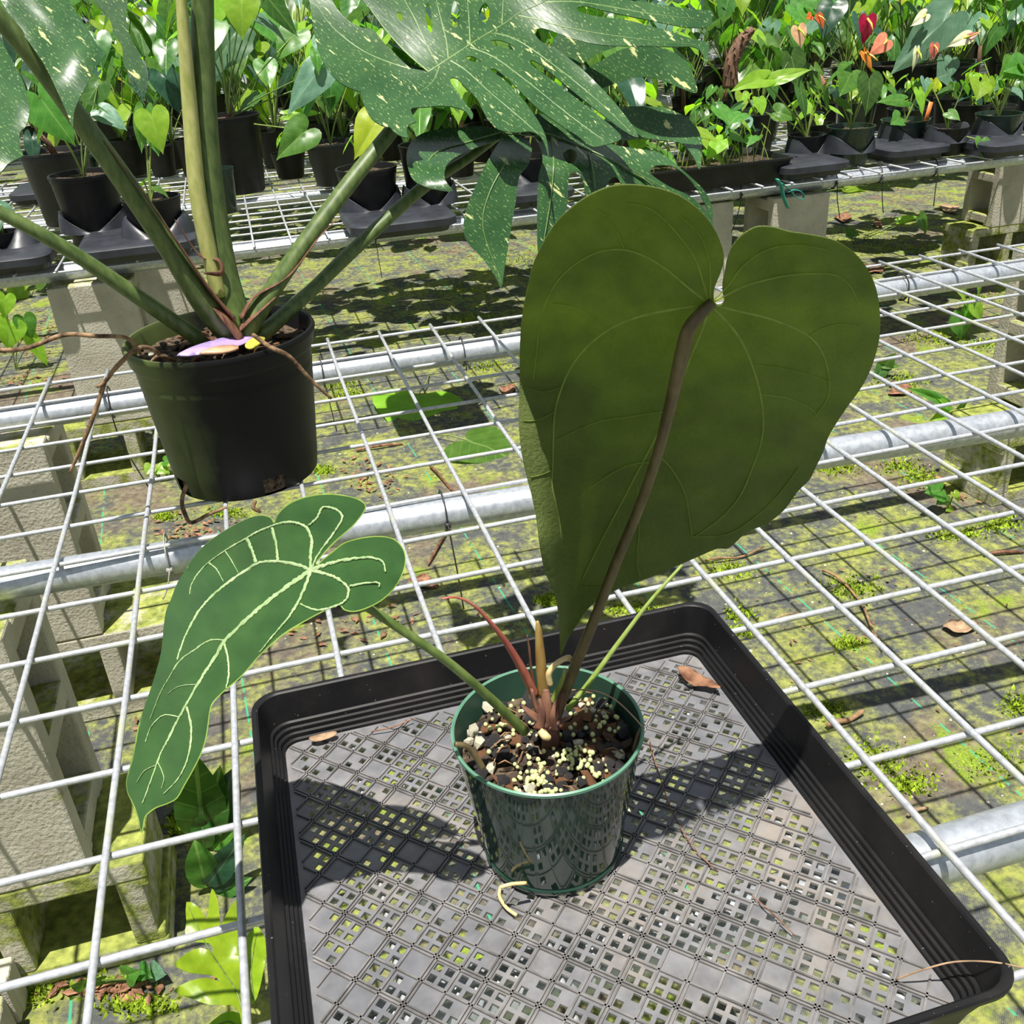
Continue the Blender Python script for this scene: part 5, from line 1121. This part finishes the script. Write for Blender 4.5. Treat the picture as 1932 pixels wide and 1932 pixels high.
# moss tufts, leaf litter and pebbles: beyond counting
mb = MB(); rr = random.Random(3)
PATCH = [(1010, 495, 70, 30), (960, 500, 60, 22), (1600, 1112, 55, 22), (1395, 1158, 28, 14), (1380, 1075, 45, 16), (1655, 1440, 60, 40), (1880, 1440, 70, 40), (1500, 1400, 40, 22), (1700, 880, 45, 14), (1580, 885, 45, 14), (1740, 905, 40, 18), (1600, 1215, 30, 12), (640, 725, 40, 12), (1800, 1010, 60, 14), (1880, 990, 50, 20), (1640, 450, 110, 16), (1720, 470, 110, 12), (1600, 350, 120, 14), (1700, 335, 90, 9), (1860, 650, 60, 12), (1760, 640, 60, 12), (1700, 720, 50, 14), (660, 745, 30, 10), (310, 975, 20, 8), (430, 970, 40, 10), (610, 890, 18, 8), (1190, 1150, 60, 14), (1040, 1135, 30, 12), (850, 545, 70, 14), (880, 600, 60, 10), (700, 690, 40, 10), (60, 1870, 50, 26), (200, 1860, 70, 20), (260, 1900, 70, 20), (1150, 500, 40, 14), (1600, 560, 60, 10), (1850, 560, 50, 8), (1400, 1190, 30, 10), (1560, 1340, 40, 16), (1930, 1330, 40, 24), (1720, 1480, 50, 24), (1450, 930, 50, 14), (920, 690, 40, 14), (340, 1560, 30, 30)]
for cx, cy, rx, ry in PATCH:
    for k in range(420):
        x, y = rr.gauss(cx, rx * .5), rr.gauss(cy, ry * .5); p = onz(x, y, GZ); p.z = gz(p.x, p.y) - .001
        a = rr.uniform(0, 6.28); s = rr.uniform(.003, .008); d = Vector((math.cos(a), math.sin(a), 0)); l = Vector((rr.uniform(-1, 1), rr.uniform(-1, 1), rr.uniform(.7, 1.6))) * s
        mb.add([p - d * s * .7, p + d * s * .7, p + l], [(0, 1, 2)])
tag(mb.build('moss_tufts', MT['moss'], smooth=False), 'bright yellow-green moss tufts scattered over the weed mat', 'moss', kind='stuff')
mb = MB()
for cx, cy, rx, ry, n in ((290, 1380, 36, 24, 110), (200, 1870, 120, 20, 60), (700, 900, 60, 40, 60), (380, 1010, 90, 30, 90), (60, 640, 50, 60, 160), (40, 720, 60, 12, 60), (1800, 930, 60, 26, 50), (900, 470, 120, 24, 90), (1750, 400, 160, 30, 110), (1650, 1200, 280, 200, 90), (640, 1160, 200, 60, 60)):
    for k in range(n):
        p = onz(rr.gauss(cx, rx * .5), rr.gauss(cy, ry * .5), GZ); p.z = gz(p.x, p.y) + rr.uniform(.001, .01)
        a = rr.uniform(0, 6.28); s = rr.uniform(.004, .016) * (1 if cx != 1650 else .5); d = Vector((math.cos(a), math.sin(a), rr.uniform(-.2, .3))) * s; w = Vector((-d.y, d.x, rr.uniform(-.2, .2) * s)) * .4
        mb.add([p - d, p + w, p + d, p - w, p + Vector((0, 0, .0015)) ], [(0, 1, 4), (1, 2, 4), (2, 3, 4), (3, 0, 4)])
tag(mb.build('leaf_litter', MT['dry'], smooth=False), 'small brown leaf litter gathered on the mat', 'leaf litter', kind='stuff')
mb = MB()
for k in range(420):
    p = onz(rr.uniform(500, 1932), rr.uniform(700, 1600), GZ); p.z = gz(p.x, p.y); s = rr.uniform(.0012, .0042)
    mb.add([p + Vector(v) * s for v in ((1, 0, 0), (0, 1, .1), (-1, 0, 0), (0, -1, .1), (0, 0, .9))], [(0, 1, 4), (1, 2, 4), (2, 3, 4), (3, 0, 4)])
tag(mb.build('pebbles', MT['pumice'], smooth=False), 'tiny pale pebbles sprinkled over the mat', 'pebbles', kind='stuff')
